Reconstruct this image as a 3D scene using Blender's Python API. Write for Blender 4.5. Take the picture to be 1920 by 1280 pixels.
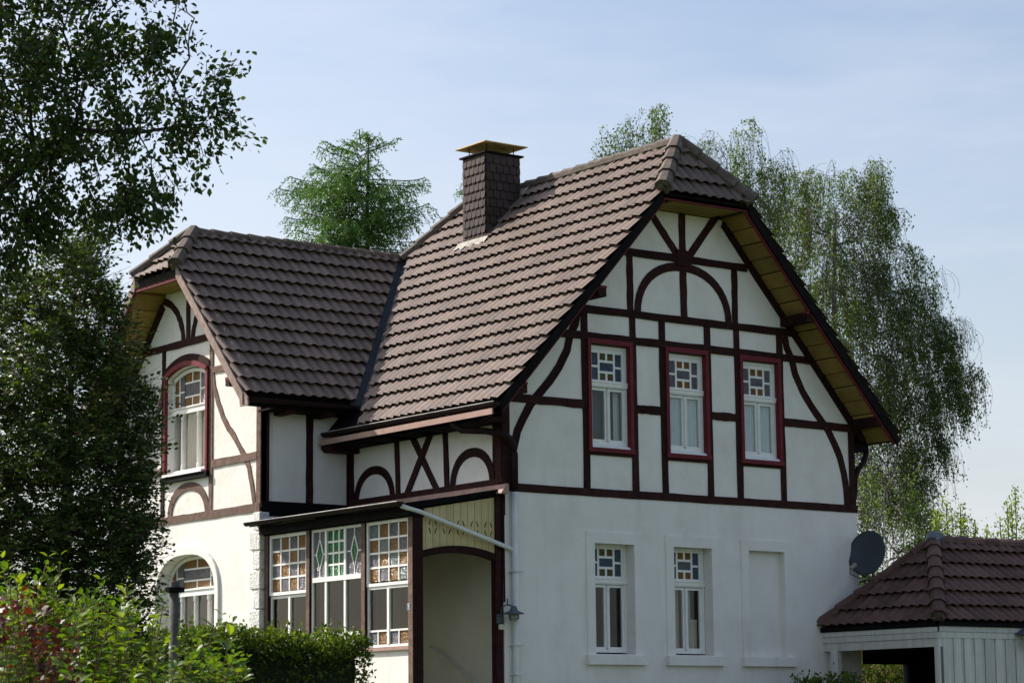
import bpy, bmesh, math, random
import numpy as np
from mathutils import Vector, Matrix
from mathutils.geometry import tessellate_polygon

random.seed(7)
RNG = np.random.default_rng(11)
scn = bpy.context.scene
for o in list(bpy.data.objects):
    bpy.data.objects.remove(o)
COL = scn.collection

# ------------------------------------------------------------------ camera
CAM = Vector((-23.707, -32.072, 1.593))
YAW, PITCH, ROLL = 0.641175807, 0.158062236, 0.0101426349
fw = Vector((math.sin(YAW) * math.cos(PITCH), math.cos(YAW) * math.cos(PITCH), math.sin(PITCH)))
rt = Vector((math.cos(YAW), -math.sin(YAW), 0))
dn = -(rt.cross(fw))
cr, sr = math.cos(ROLL), math.sin(ROLL)
cx = cr * rt + sr * dn
cy = -(-sr * rt + cr * dn)
M = Matrix((cx, cy, -fw)).transposed().to_4x4()
M.translation = CAM
cd = bpy.data.cameras.new('camera')
cam = bpy.data.objects.new('camera', cd)
COL.objects.link(cam)
cam.matrix_world = M
cd.sensor_width = 36.0
cd.lens = 4620.4 / 1920 * 36.0
cd.clip_start = 0.5
cd.clip_end = 3000
cd.dof.use_dof = True
cd.dof.focus_distance = 43.0
cd.dof.aperture_fstop = 15.0
scn.camera = cam

# ------------------------------------------------------------------ light
SUN = Vector((-0.332, 0.692, 0.650)).normalized()
w = bpy.data.worlds.new('World')
scn.world = w
w.use_nodes = True
nt = w.node_tree
nt.nodes.clear()
wo = nt.nodes.new('ShaderNodeOutputWorld')
bg = nt.nodes.new('ShaderNodeBackground')
sky = nt.nodes.new('ShaderNodeTexSky')
sky.sky_type = 'NISHITA'
sky.sun_disc = False
sky.sun_elevation = math.asin(SUN.z)
sky.sun_rotation = math.atan2(SUN.x, SUN.y)
sky.air_density = 1.0
sky.dust_density = 3.5
sky.ozone_density = 1.0
sky.altitude = 100
bg.inputs['Strength'].default_value = 0.114
# thin high cloud: streaky veil mixed over the blue
tc = nt.nodes.new('ShaderNodeTexCoord')
mp = nt.nodes.new('ShaderNodeMapping')
mp.inputs['Scale'].default_value = (3.0, 2.0, 11.0)
mp.inputs['Rotation'].default_value = (0.25, 0.15, 0.4)
ns = nt.nodes.new('ShaderNodeTexNoise')
ns.inputs['Scale'].default_value = 2.1
ns.inputs['Detail'].default_value = 5
ns.inputs['Roughness'].default_value = 0.55
rp = nt.nodes.new('ShaderNodeMapRange')
rp.inputs['From Min'].default_value = 0.40
rp.inputs['From Max'].default_value = 0.72
rp.inputs['To Min'].default_value = 0.02
rp.inputs['To Max'].default_value = 0.34
# pale haze towards the horizon
sx = nt.nodes.new('ShaderNodeSeparateXYZ')
hz = nt.nodes.new('ShaderNodeMapRange')
hz.inputs['From Min'].default_value = 0.30
hz.inputs['From Max'].default_value = 0.0
hz.inputs['To Min'].default_value = 0.0
hz.inputs['To Max'].default_value = 0.48
hz.interpolation_type = 'SMOOTHSTEP'
ad = nt.nodes.new('ShaderNodeMath')
ad.operation = 'ADD'
ad.use_clamp = True
mx = nt.nodes.new('ShaderNodeMix')
mx.data_type = 'RGBA'
mx.inputs['B'].default_value = (5.2, 5.35, 5.75, 1)
nt.links.new(tc.outputs['Generated'], mp.inputs['Vector'])
nt.links.new(mp.outputs[0], ns.inputs['Vector'])
nt.links.new(ns.outputs['Fac'], rp.inputs['Value'])
nt.links.new(tc.outputs['Generated'], sx.inputs[0])
nt.links.new(sx.outputs['Z'], hz.inputs['Value'])
nt.links.new(rp.outputs[0], ad.inputs[0])
nt.links.new(hz.outputs[0], ad.inputs[1])
nt.links.new(ad.outputs[0], mx.inputs['Factor'])
nt.links.new(sky.outputs[0], mx.inputs['A'])
nt.links.new(mx.outputs['Result'], bg.inputs['Color'])
nt.links.new(bg.outputs[0], wo.inputs['Surface'])

sd = bpy.data.lights.new('sun', 'SUN')
sd.energy = 5.0
sd.angle = math.radians(0.53)
sd.color = (1.0, 0.94, 0.87)
sun = bpy.data.objects.new('sun', sd)
COL.objects.link(sun)
sun.rotation_euler = (-SUN).to_track_quat('-Z', 'Y').to_euler()
sun.location = (0, 0, 40)

scn.view_settings.view_transform = 'Standard'
scn.view_settings.look = 'None'
scn.view_settings.exposure = 0.62
scn.view_settings.gamma = 1.0
scn.view_settings.use_curve_mapping = False


# ------------------------------------------------------------------ materials
class NB:
    def __init__(s, name):
        s.m = bpy.data.materials.new(name)
        s.m.use_nodes = True
        s.t = s.m.node_tree
        s.t.nodes.clear()
        s.out = s.t.nodes.new('ShaderNodeOutputMaterial')

    def n(s, typ, **kw):
        x = s.t.nodes.new(typ)
        for k, v in kw.items():
            if hasattr(x, k):
                setattr(x, k, v)
        return x

    def l(s, a, b):
        s.t.links.new(a, b)


def ramp(nb, fac, stops):
    r = nb.n('ShaderNodeValToRGB')
    e = r.color_ramp.elements
    while len(e) > 1:
        e.remove(e[-1])
    e[0].position = stops[0][0]
    e[0].color = (*stops[0][1], 1)
    for p, c in stops[1:]:
        q = e.new(p)
        q.color = (*c, 1)
    nb.l(fac, r.inputs[0])
    return r.outputs[0]


def noise_tex(nb, scale, detail=4, rough=0.55, coord='Object', vec=(1, 1, 1)):
    t = nb.n('ShaderNodeTexCoord')
    m = nb.n('ShaderNodeMapping')
    m.inputs['Scale'].default_value = vec
    x = nb.n('ShaderNodeTexNoise')
    x.inputs['Scale'].default_value = scale
    x.inputs['Detail'].default_value = detail
    x.inputs['Roughness'].default_value = rough
    nb.l(t.outputs[coord], m.inputs[0])
    nb.l(m.outputs[0], x.inputs['Vector'])
    return x.outputs['Fac']


def mix(nb, f, a, b, mode='MIX'):
    x = nb.n('ShaderNodeMix')
    x.data_type = 'RGBA'
    x.blend_type = mode
    for s, v in (('Factor', f), ('A', a), ('B', b)):
        if isinstance(v, (int, float)):
            x.inputs[s].default_value = v
        elif isinstance(v, tuple):
            x.inputs[s].default_value = (*v, 1)
        else:
            nb.l(v, x.inputs[s])
    return x.outputs['Result']


def surf(name, stops, scale=6, rough=0.8, bump=0.0, bscale=40, vec=(1, 1, 1), metal=0.0, spec=0.3,
         dirt=None, rnd=0.0, coat=0.0, dirt2=None):
    nb = NB(name)
    p = nb.n('ShaderNodeBsdfPrincipled')
    col = ramp(nb, noise_tex(nb, scale, vec=vec), stops)
    if dirt:
        dcol, dscale, damt = dirt
        f = noise_tex(nb, dscale, 6, 0.65)
        mr = nb.n('ShaderNodeMapRange')
        mr.inputs['From Min'].default_value = 0.5
        mr.inputs['From Max'].default_value = 0.8
        mr.inputs['To Max'].default_value = damt
        nb.l(f, mr.inputs[0])
        col = mix(nb, mr.outputs[0], col, dcol)
    if dirt2:
        dcol, dscale, damt, dvec, lo, hi = dirt2
        mr = nb.n('ShaderNodeMapRange')
        mr.inputs['From Min'].default_value = lo
        mr.inputs['From Max'].default_value = hi
        mr.inputs['To Max'].default_value = damt
        nb.l(noise_tex(nb, dscale, 5, 0.6, vec=dvec), mr.inputs[0])
        col = mix(nb, mr.outputs[0], col, dcol)
    if rnd:
        oi = nb.n('ShaderNodeObjectInfo')
        at = nb.n('ShaderNodeAttribute', attribute_name='rnd')
        ad = nb.n('ShaderNodeMath', operation='ADD')
        fr = nb.n('ShaderNodeMath', operation='FRACT')
        nb.l(oi.outputs['Random'], ad.inputs[0])
        nb.l(at.outputs['Fac'], ad.inputs[1])
        nb.l(ad.outputs[0], fr.inputs[0])
        mr = nb.n('ShaderNodeMapRange')
        mr.inputs['To Min'].default_value = 1 - rnd
        mr.inputs['To Max'].default_value = 1 + rnd
        nb.l(fr.outputs[0], mr.inputs[0])
        hv = nb.n('ShaderNodeHueSaturation')
        nb.l(mr.outputs[0], hv.inputs['Value'])
        nb.l(col, hv.inputs['Color'])
        col = hv.outputs[0]
    nb.l(col, p.inputs['Base Color'])
    p.inputs['Roughness'].default_value = rough
    p.inputs['Metallic'].default_value = metal
    p.inputs['Specular IOR Level'].default_value = spec
    p.inputs['Coat Weight'].default_value = coat
    if bump:
        b = nb.n('ShaderNodeBump')
        b.inputs['Strength'].default_value = 1.0
        b.inputs['Distance'].default_value = bump
        nb.l(noise_tex(nb, bscale, 6, 0.6, vec=vec), b.inputs['Height'])
        nb.l(b.outputs[0], p.inputs['Normal'])
    nb.l(p.outputs[0], nb.out.inputs[0])
    return nb.m


def leaf_mat(name, c0, c1, trans=0.35, rough=0.45, tcol=None):
    nb = NB(name)
    at = nb.n('ShaderNodeAttribute', attribute_name='rnd')
    oi = nb.n('ShaderNodeObjectInfo')
    ad = nb.n('ShaderNodeMath', operation='ADD')
    fr = nb.n('ShaderNodeMath', operation='FRACT')
    nb.l(oi.outputs['Random'], ad.inputs[0])
    nb.l(at.outputs['Fac'], ad.inputs[1])
    nb.l(ad.outputs[0], fr.inputs[0])
    col = ramp(nb, fr.outputs[0], [(0, c0), (0.75, tuple((a + b) / 2 for a, b in zip(c0, c1))), (1, c1)])
    p = nb.n('ShaderNodeBsdfPrincipled')
    p.inputs['Roughness'].default_value = rough
    p.inputs['Specular IOR Level'].default_value = 0.25
    nb.l(col, p.inputs['Base Color'])
    tr = nb.n('ShaderNodeBsdfTranslucent')
    tm = mix(nb, 1.0, col, tcol or (1.6, 1.7, 0.55), 'MULTIPLY')
    nb.l(tm, tr.inputs['Color'])
    ms = nb.n('ShaderNodeMixShader')
    ms.inputs[0].default_value = trans
    nb.l(p.outputs[0], ms.inputs[1])
    nb.l(tr.outputs[0], ms.inputs[2])
    nb.l(ms.outputs[0], nb.out.inputs[0])
    return nb.m


def glass_clear(name, tint, rough=0.02, f=1.0):
    nb = NB(name)
    t = nb.n('ShaderNodeBsdfTransparent')
    t.inputs[0].default_value = (*tint, 1)
    g = nb.n('ShaderNodeBsdfGlossy')
    g.inputs['Roughness'].default_value = rough
    b = nb.n('ShaderNodeBump')
    b.inputs['Distance'].default_value = 0.0010
    nb.l(noise_tex(nb, 2.0, 1), b.inputs['Height'])
    nb.l(b.outputs[0], g.inputs['Normal'])
    fr = nb.n('ShaderNodeFresnel')
    fr.inputs[0].default_value = 1.5
    mu = nb.n('ShaderNodeMath', operation='MULTIPLY')
    mu.inputs[1].default_value = f
    nb.l(fr.outputs[0], mu.inputs[0])
    ge = nb.n('ShaderNodeNewGeometry')
    inv = nb.n('ShaderNodeMath', operation='SUBTRACT')
    inv.inputs[0].default_value = 1.0
    nb.l(ge.outputs['Backfacing'], inv.inputs[1])
    mu2 = nb.n('ShaderNodeMath', operation='MULTIPLY')
    nb.l(mu.outputs[0], mu2.inputs[0])
    nb.l(inv.outputs[0], mu2.inputs[1])
    ms = nb.n('ShaderNodeMixShader')
    nb.l(mu2.outputs[0], ms.inputs[0])
    nb.l(t.outputs[0], ms.inputs[1])
    nb.l(g.outputs[0], ms.inputs[2])
    nb.l(ms.outputs[0], nb.out.inputs[0])
    return nb.m


def glass_art(name, c, bump=0.014, bscale=48):
    nb = NB(name)
    p = nb.n('ShaderNodeBsdfPrincipled')
    f = noise_tex(nb, 9, 3)
    nb.l(ramp(nb, f, [(0.3, tuple(x * 0.75 for x in c)), (0.7, tuple(x * 1.2 for x in c))]), p.inputs['Base Color'])
    p.inputs['Roughness'].default_value = 0.2
    p.inputs['Specular IOR Level'].default_value = 0.4
    t = nb.n('ShaderNodeTexCoord')
    v = nb.n('ShaderNodeTexVoronoi')
    v.inputs['Scale'].default_value = bscale
    nb.l(t.outputs['Object'], v.inputs['Vector'])
    b = nb.n('ShaderNodeBump')
    b.inputs['Distance'].default_value = bump
    nb.l(v.outputs['Distance'], b.inputs['Height'])
    nb.l(b.outputs[0], p.inputs['Normal'])
    nb.l(p.outputs[0], nb.out.inputs[0])
    return nb.m


MT = {}
MT['plaster'] = surf('white_plaster', [(0.3, (0.74, 0.71, 0.66)), (0.7, (0.82, 0.79, 0.74))], 2.2, 0.9, 0.010, 9,
                     dirt=((0.50, 0.46, 0.37), 1.3, 0.42), dirt2=((0.46, 0.41, 0.32), 1.6, 0.25, (4, 4, 0.6), 0.58, 0.82), spec=0.15)
MT['render'] = surf('painted_render', [(0.3, (0.76, 0.73, 0.685)), (0.7, (0.82, 0.79, 0.75))], 1.5, 0.88, 0.006, 22,
                    dirt=((0.50, 0.46, 0.39), 1.1, 0.38), spec=0.15,
                    dirt2=((0.42, 0.39, 0.33), 1.0, 0.26, (5, 5, 0.45), 0.56, 0.80))
MT['quoin'] = surf('rough_quoin', [(0.3, (0.66, 0.65, 0.62)), (0.7, (0.8, 0.79, 0.76))], 8, 0.9, 0.05, 22, spec=0.1)
MT['timber'] = surf('dark_timber', [(0.3, (0.020, 0.0065, 0.0065)), (0.7, (0.036, 0.012, 0.011))], 7, 0.8, 0.006, 30,
                    dirt=((0.06, 0.035, 0.03), 9, 0.4), rnd=0.25, spec=0.12,
                    dirt2=((0.11, 0.075, 0.065), 30, 0.5, (1, 1, 0.25), 0.60, 0.78))
MT['timber_lit'] = surf('sunlit_timber', [(0.3, (0.11, 0.066, 0.052)), (0.7, (0.19, 0.125, 0.10))], 9, 0.85, 0.008, 30,
                         dirt=((0.04, 0.025, 0.02), 11, 0.6), rnd=0.15, spec=0.15)  # lighter copy of the dark timber, sunlight put into its colour
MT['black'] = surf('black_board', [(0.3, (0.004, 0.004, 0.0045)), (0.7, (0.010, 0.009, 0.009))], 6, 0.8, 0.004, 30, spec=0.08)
MT['brown'] = surf('brown_metal', [(0.3, (0.014, 0.008, 0.008)), (0.7, (0.024, 0.013, 0.012))], 5, 0.7, 0, 30, spec=0.15)
MT['red'] = surf('red_paint', [(0.3, (0.12, 0.014, 0.021)), (0.7, (0.17, 0.022, 0.032))], 6, 0.65, 0.003, 30,
                 dirt=((0.07, 0.015, 0.015), 5, 0.6), rnd=0.08, spec=0.2)
MT['winpaint'] = surf('white_window_paint', [(0.3, (0.76, 0.755, 0.72)), (0.7, (0.84, 0.83, 0.80))], 8, 0.5, 0.001, 60, spec=0.4)
MT['soffit'] = surf('ochre_board', [(0.3, (0.25, 0.165, 0.045)), (0.7, (0.35, 0.24, 0.075))], 3, 0.8, 0.004, 20,
                      dirt=((0.12, 0.06, 0.015), 6, 0.8), rnd=0.14, spec=0.15)
MT['cream'] = surf('cream_board', [(0.3, (0.50, 0.40, 0.19)), (0.7, (0.60, 0.49, 0.26))], 4, 0.6, 0.002, 30, rnd=0.07)
MT['fascia'] = surf('faded_pink_board', [(0.3, (0.30, 0.19, 0.155)), (0.7, (0.42, 0.275, 0.23))], 5, 0.8, 0.003, 30)
MT['verge'] = surf('grey_verge_board', [(0.3, (0.20, 0.145, 0.12)), (0.7, (0.33, 0.24, 0.20))], 8, 0.85, 0.006, 30,
                   dirt=((0.08, 0.06, 0.05), 10, 0.7))
MT['tile'] = surf('brown_roof_tile', [(0.25, (0.118, 0.084, 0.068)), (0.75, (0.178, 0.133, 0.109))], 3.0, 0.50, 0.0025, 60,
                  dirt=((0.045, 0.036, 0.03), 6, 0.5), rnd=0.24, spec=0.25,
                  dirt2=((0.30, 0.28, 0.22), 22, 0.5, (1, 1, 1), 0.66, 0.78))
MT['ridge'] = surf('grey_ridge_tile', [(0.25, (0.085, 0.066, 0.056)), (0.75, (0.16, 0.13, 0.112))], 6, 0.8, 0.006, 40,
                   dirt=((0.06, 0.065, 0.04), 9, 0.8), rnd=0.16, spec=0.12,
                   dirt2=((0.36, 0.35, 0.28), 16, 0.6, (1, 1, 1), 0.60, 0.74))
MT['mortar'] = surf('mossy_mortar', [(0.35, (0.035, 0.035, 0.02)), (0.6, (0.16, 0.14, 0.10))], 9, 0.95, 0.02, 30, spec=0.1)
MT['shedtile'] = surf('plum_roof_tile', [(0.25, (0.085, 0.045, 0.038)), (0.75, (0.14, 0.082, 0.07))], 4, 0.6, 0.003, 60,
                      dirt=((0.05, 0.035, 0.03), 6, 0.6), rnd=0.22, spec=0.12)
MT['slate'] = surf('brown_slate', [(0.3, (0.038, 0.028, 0.027)), (0.7, (0.062, 0.046, 0.043))], 5, 0.75, 0.002, 50, rnd=0.14, spec=0.15)
MT['valley'] = surf('valley_sheet', [(0.3, (0.018, 0.022, 0.03)), (0.7, (0.03, 0.036, 0.05))], 5, 0.6, 0.002, 20)
MT['lead'] = surf('pale_lead', [(0.3, (0.20, 0.185, 0.16)), (0.7, (0.36, 0.33, 0.28))], 10, 0.7, 0.02, 14, spec=0.3)
MT['zinc'] = surf('glint_zinc', [(0.3, (0.12, 0.115, 0.11)), (0.6, (0.42, 0.40, 0.38))], 2.2, 0.6, 0, 20)  # pale patches put the sunlit glint of the gutter edge into the colour
MT['rust'] = surf('rusty_sheet', [(0.48, (0.72, 0.48, 0.20)), (0.70, (0.34, 0.17, 0.06))], 4, 0.7, 0.002, 30)
MT['pipe'] = surf('painted_pipe', [(0.3, (0.60, 0.60, 0.58)), (0.7, (0.70, 0.70, 0.68))], 5, 0.5, 0, 20)
MT['shedwood'] = surf('pale_shed_board', [(0.3, (0.50, 0.49, 0.45)), (0.7, (0.63, 0.62, 0.58))], 3, 0.7, 0.003, 25,
                      vec=(3, 3, 0.4), rnd=0.10, dirt=((0.3, 0.3, 0.26), 3, 0.3),
                      dirt2=((0.24, 0.23, 0.19), 2.0, 0.5, (6, 6, 0.5), 0.52, 0.78))
MT['dish'] = surf('dark_grey_dish', [(0.3, (0.035, 0.045, 0.058)), (0.7, (0.045, 0.056, 0.07))], 2, 0.45, 0, 20)
MT['lampmetal'] = surf('blue_grey_metal', [(0.3, (0.06, 0.075, 0.095)), (0.7, (0.10, 0.12, 0.145))], 8, 0.5, 0, 20)
MT['bulb'] = surf('frosted_bulb', [(0.3, (0.5, 0.48, 0.4)), (0.7, (0.6, 0.57, 0.5))], 8, 0.2)
MT['blue'] = surf('blue_enamel', [(0.3, (0.012, 0.02, 0.14)), (0.7, (0.016, 0.03, 0.18))], 8, 0.25)
MT['white'] = surf('white_enamel', [(0.3, (0.8, 0.8, 0.8)), (0.7, (0.84, 0.84, 0.84))], 8, 0.3)
MT['curtain'] = surf('pale_curtain', [(0.3, (0.55, 0.60, 0.64)), (0.7, (0.70, 0.74, 0.77))], 3, 0.9, vec=(30, 30, 1))
MT['curtain_warm'] = surf('warm_curtain', [(0.3, (0.42, 0.34, 0.26)), (0.7, (0.62, 0.54, 0.44))], 3, 0.9, vec=(30, 30, 1))
MT['curtain_dark'] = surf('patterned_curtain', [(0.45, (0.07, 0.055, 0.035)), (0.55, (0.05, 0.09, 0.13))], 4, 0.9)
MT['porch'] = surf('beige_porch_wall', [(0.3, (0.66, 0.61, 0.50)), (0.7, (0.74, 0.69, 0.58))], 1.5, 0.9, 0.004, 20, spec=0.15)
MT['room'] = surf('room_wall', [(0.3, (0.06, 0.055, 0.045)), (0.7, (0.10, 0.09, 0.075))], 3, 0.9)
MT['glass'] = glass_clear('window_glass', (0.93, 0.95, 0.94), f=1.2)
MT['glass_old'] = glass_clear('veranda_glass', (0.62, 0.62, 0.50), f=1.0)
MT['amber'] = glass_art('amber_glass', (0.19, 0.082, 0.004))
MT['lilac'] = glass_art('grey_lilac_glass', (0.12, 0.115, 0.135))
MT['mint'] = glass_art('grey_green_glass', (0.13, 0.17, 0.16))
MT['green'] = glass_art('green_glass', (0.006, 0.15, 0.04))
MT['darkblue'] = glass_art('slate_blue_glass', (0.045, 0.07, 0.11))
MT['darkamber'] = glass_art('dull_amber_glass', (0.09, 0.07, 0.02))
MT['bark'] = surf('bark', [(0.3, (0.035, 0.028, 0.022)), (0.7, (0.075, 0.06, 0.048))], 12, 0.9, 0.01, 40)
MT['birchbark'] = surf('birch_bark', [(0.35, (0.10, 0.09, 0.08)), (0.6, (0.42, 0.40, 0.37))], 3, 0.8, 0.004, 30, vec=(1, 1, 4))
MT['stem'] = surf('shrub_stem', [(0.3, (0.13, 0.08, 0.045)), (0.7, (0.22, 0.14, 0.08))], 12, 0.8)
MT['post'] = surf('old_post', [(0.3, (0.05, 0.05, 0.045)), (0.7, (0.11, 0.105, 0.09))], 8, 0.9, 0.006, 30)
MT['grass'] = surf('grass', [(0.3, (0.035, 0.06, 0.015)), (0.7, (0.08, 0.11, 0.03))], 1.5, 0.95, 0.05, 20)
MT['orange'] = surf('orange_brown_wood', [(0.3, (0.30, 0.15, 0.05)), (0.7, (0.42, 0.23, 0.09))], 6, 0.8)
MT['l_apple'] = leaf_mat('leaf_apple', (0.022, 0.044, 0.013), (0.070, 0.108, 0.024), 0.26)
MT['l_horn'] = leaf_mat('leaf_hornbeam', (0.014, 0.032, 0.007), (0.085, 0.125, 0.016), 0.30)
MT['l_shrub'] = leaf_mat('leaf_shrub', (0.045, 0.105, 0.010), (0.20, 0.25, 0.022), 0.40)
MT['l_red'] = leaf_mat('leaf_red', (0.045, 0.013, 0.010), (0.11, 0.028, 0.014), 0.28, tcol=(1.6, 1.0, 0.6))
MT['l_hedge'] = leaf_mat('leaf_hedge', (0.035, 0.07, 0.009), (0.15, 0.19, 0.022), 0.32)
MT['l_birch'] = leaf_mat('leaf_birch', (0.050, 0.095, 0.028), (0.155, 0.215, 0.065), 0.42)
MT['l_larch'] = leaf_mat('leaf_larch', (0.045, 0.115, 0.030), (0.13, 0.22, 0.05), 0.25)
MT['l_pale'] = leaf_mat('leaf_pale', (0.12, 0.19, 0.03), (0.22, 0.29, 0.06), 0.4)
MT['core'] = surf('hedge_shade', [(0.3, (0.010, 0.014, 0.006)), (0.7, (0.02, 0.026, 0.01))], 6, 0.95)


# ------------------------------------------------------------------ object helpers
def empty(name, loc=(0, 0, 0), parent=None):
    o = bpy.data.objects.new(name, None)
    o.empty_display_size = 0.3
    COL.objects.link(o)
    o.location = loc
    if parent:
        o.parent = parent
    return o


def tag(o, label, cat, group=None):
    o['label'] = label
    o['category'] = cat
    if group:
        o['group'] = group
    return o


def worigin(p):
    v = Vector((0, 0, 0))
    while p is not None:
        v += p.location
        p = p.parent
    return v


class Fr:
    def __init__(s, o, u, v, w):
        s.o, s.u, s.v, s.w = Vector(o), Vector(u), Vector(v), Vector(w)

    def __call__(s, u, v, w=0):
        return s.o + s.u * u + s.v * v + s.w * w


GA = Fr((0, 0, 0), (1, 0, 0), (0, 0, 1), (0, -1, 0))


def XF(c):
    return Fr((c, 0, 0), (0, 1, 0), (0, 0, 1), (-1, 0, 0))


def YF(c):
    return Fr((0, c, 0), (1, 0, 0), (0, 0, 1), (0, -1, 0))


class MB:
    def __init__(s):
        s.v, s.f = [], []

    def add(s, vs, fs):
        k = len(s.v)
        s.v += [Vector(x) for x in vs]
        s.f += [tuple(k + i for i in q) for q in fs]
        return s

    def box(s, F, u0, u1, v0, v1, w0, w1):
        P = [F(u, v, w_) for w_ in (w0, w1) for v in (v0, v1) for u in (u0, u1)]
        return s.add(P, [(0, 1, 3, 2), (4, 5, 7, 6), (0, 1, 5, 4), (2, 3, 7, 6), (0, 2, 6, 4), (1, 3, 7, 5)])

    def prism(s, F, loops, w0, w1):
        if not isinstance(loops[0][0], (tuple, list)):
            loops = [loops]
        pts = [p for lp in loops for p in lp]
        tris = tessellate_polygon([[Vector((p[0], p[1], 0)) for p in lp] for lp in loops])
        n = len(pts)
        V = [F(p[0], p[1], w0) for p in pts] + [F(p[0], p[1], w1) for p in pts]
        Fs = [tuple(t) for t in tris] + [tuple(n + i for i in t) for t in tris]
        k = 0
        for lp in loops:
            m = len(lp)
            for i in range(m):
                a, b = k + i, k + (i + 1) % m
                Fs.append((a, b, n + b, n + a))
            k += m
        return s.add(V, Fs)

    def band(s, F, A, B, w0, w1):
        """solid between two polylines A and B of equal length"""
        n = len(A)
        V = [F(*p, w0) for p in A] + [F(*p, w0) for p in B] + [F(*p, w1) for p in A] + [F(*p, w1) for p in B]
        Fs = []
        for i in range(n - 1):
            Fs += [(i, i + 1, n + i + 1, n + i), (2 * n + i, 2 * n + i + 1, 3 * n + i + 1, 3 * n + i),
                   (i, i + 1, 2 * n + i + 1, 2 * n + i), (n + i, n + i + 1, 3 * n + i + 1, 3 * n + i)]
        Fs += [(0, n, 3 * n, 2 * n), (n - 1, 2 * n - 1, 4 * n - 1, 3 * n - 1)]
        return s.add(V, Fs)

    def line(s, F, pts, width, w0, w1, jit=0.0, seg=1):
        """timber following a centre line in the plane of F"""
        P = []
        for i in range(len(pts) - 1):
            a, b = Vector(pts[i]), Vector(pts[i + 1])
            for k in range(seg):
                P.append(a.lerp(b, k / seg))
        P.append(Vector(pts[-1]))
        A, B = [], []
        for i, p in enumerate(P):
            d = (P[min(i + 1, len(P) - 1)] - P[max(i - 1, 0)]).normalized()
            nrm = Vector((-d.y, d.x))
            A.append(tuple(p + nrm * (width / 2 + random.uniform(-jit, jit))))
            B.append(tuple(p - nrm * (width / 2 + random.uniform(-jit, jit))))
        return s.band(F, A, B, w0, w1)

    def tube(s, path, r, n=8, cap=True):
        path = [Vector(p) for p in path]
        if not isinstance(r, (list, tuple)):
            r = [r] * len(path)
        V, Fs = [], []
        up = Vector((0, 0, 1))
        for i, p in enumerate(path):
            d = (path[min(i + 1, len(path) - 1)] - path[max(i - 1, 0)]).normalized()
            a = d.cross(up)
            if a.length < 0.05:
                a = d.cross(Vector((0, 1, 0)))
            a.normalize()
            b = d.cross(a)
            for k in range(n):
                t = 2 * math.pi * k / n
                V.append(p + (a * math.cos(t) + b * math.sin(t)) * r[i])
        for i in range(len(path) - 1):
            for k in range(n):
                k2 = (k + 1) % n
                Fs.append((i * n + k, i * n + k2, (i + 1) * n + k2, (i + 1) * n + k))
        if cap:
            Fs.append(tuple(range(n)))
            Fs.append(tuple((len(path) - 1) * n + k for k in range(n)))
        return s.add(V, Fs)

    def build(s, name, mat, parent=None, smooth=False, kind=None, bevel=0):
        o = worigin(parent)
        me = bpy.data.meshes.new(name)
        me.from_pydata([tuple(p - o) for p in s.v], [], s.f)
        bm = bmesh.new()
        bm.from_mesh(me)
        bmesh.ops.recalc_face_normals(bm, faces=bm.faces)
        bm.to_mesh(me)
        bm.free()
        if smooth:
            me.polygons.foreach_set('use_smooth', [True] * len(me.polygons))
        me.materials.append(MT[mat] if isinstance(mat, str) else mat)
        ob = bpy.data.objects.new(name, me)
        COL.objects.link(ob)
        if parent:
            ob.parent = parent
        if kind:
            ob['kind'] = kind
        if bevel:
            md = ob.modifiers.new('edge', 'BEVEL')
            md.width = bevel
            md.segments = 2
            md.limit_method = 'ANGLE'
        return ob


def np_obj(name, V, F, mat, parent=None, rnd=None, smooth=False, kind=None):
    o = worigin(parent)
    V = np.asarray(V, dtype=np.float32) - np.array(o, dtype=np.float32)
    F = np.asarray(F, dtype=np.int32)
    me = bpy.data.meshes.new(name)
    me.vertices.add(len(V))
    me.vertices.foreach_set('co', V.ravel())
    m, k = F.shape
    me.loops.add(m * k)
    me.loops.foreach_set('vertex_index', F.ravel())
    me.polygons.add(m)
    me.polygons.foreach_set('loop_start', np.arange(m, dtype=np.int32) * k)
    if smooth:
        me.polygons.foreach_set('use_smooth', np.ones(m, dtype=bool))
    me.update(calc_edges=True)
    if rnd is not None:
        a = me.attributes.new('rnd', 'FLOAT', 'POINT')
        a.data.foreach_set('value', np.asarray(rnd, dtype=np.float32))
    me.materials.append(MT[mat])
    ob = bpy.data.objects.new(name, me)
    COL.objects.link(ob)
    if parent:
        ob.parent = parent
    if kind:
        ob['kind'] = kind
    return ob


# ------------------------------------------------------------------ ground
g = MB()
g.add([(-300, -300, 0), (300, -300, 0), (300, 400, 0), (-300, 400, 0)], [(0, 1, 2, 3)])
gr = g.build('ground', 'grass')
gr['kind'] = 'structure'

# ------------------------------------------------------------------ house
house = empty('half_timbered_house')
tag(house, 'large white house with dark half-timbering, brown tiled roofs and stained glass veranda', 'house')
W = 7.96
RX, RZ, RS = 3.92, 11.80, 1.105      # main ridge
WY, WZ, WS = 7.17, 10.76, 1.075      # wing ridge


def zm(x):
    return RZ - RS * abs(RX - x)


def zw(y):
    return WZ - WS * abs(WY - y)


def rect(u0, u1, v0, v1):
    return [(u0, v0), (u1, v0), (u1, v1), (u0, v1)]


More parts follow.
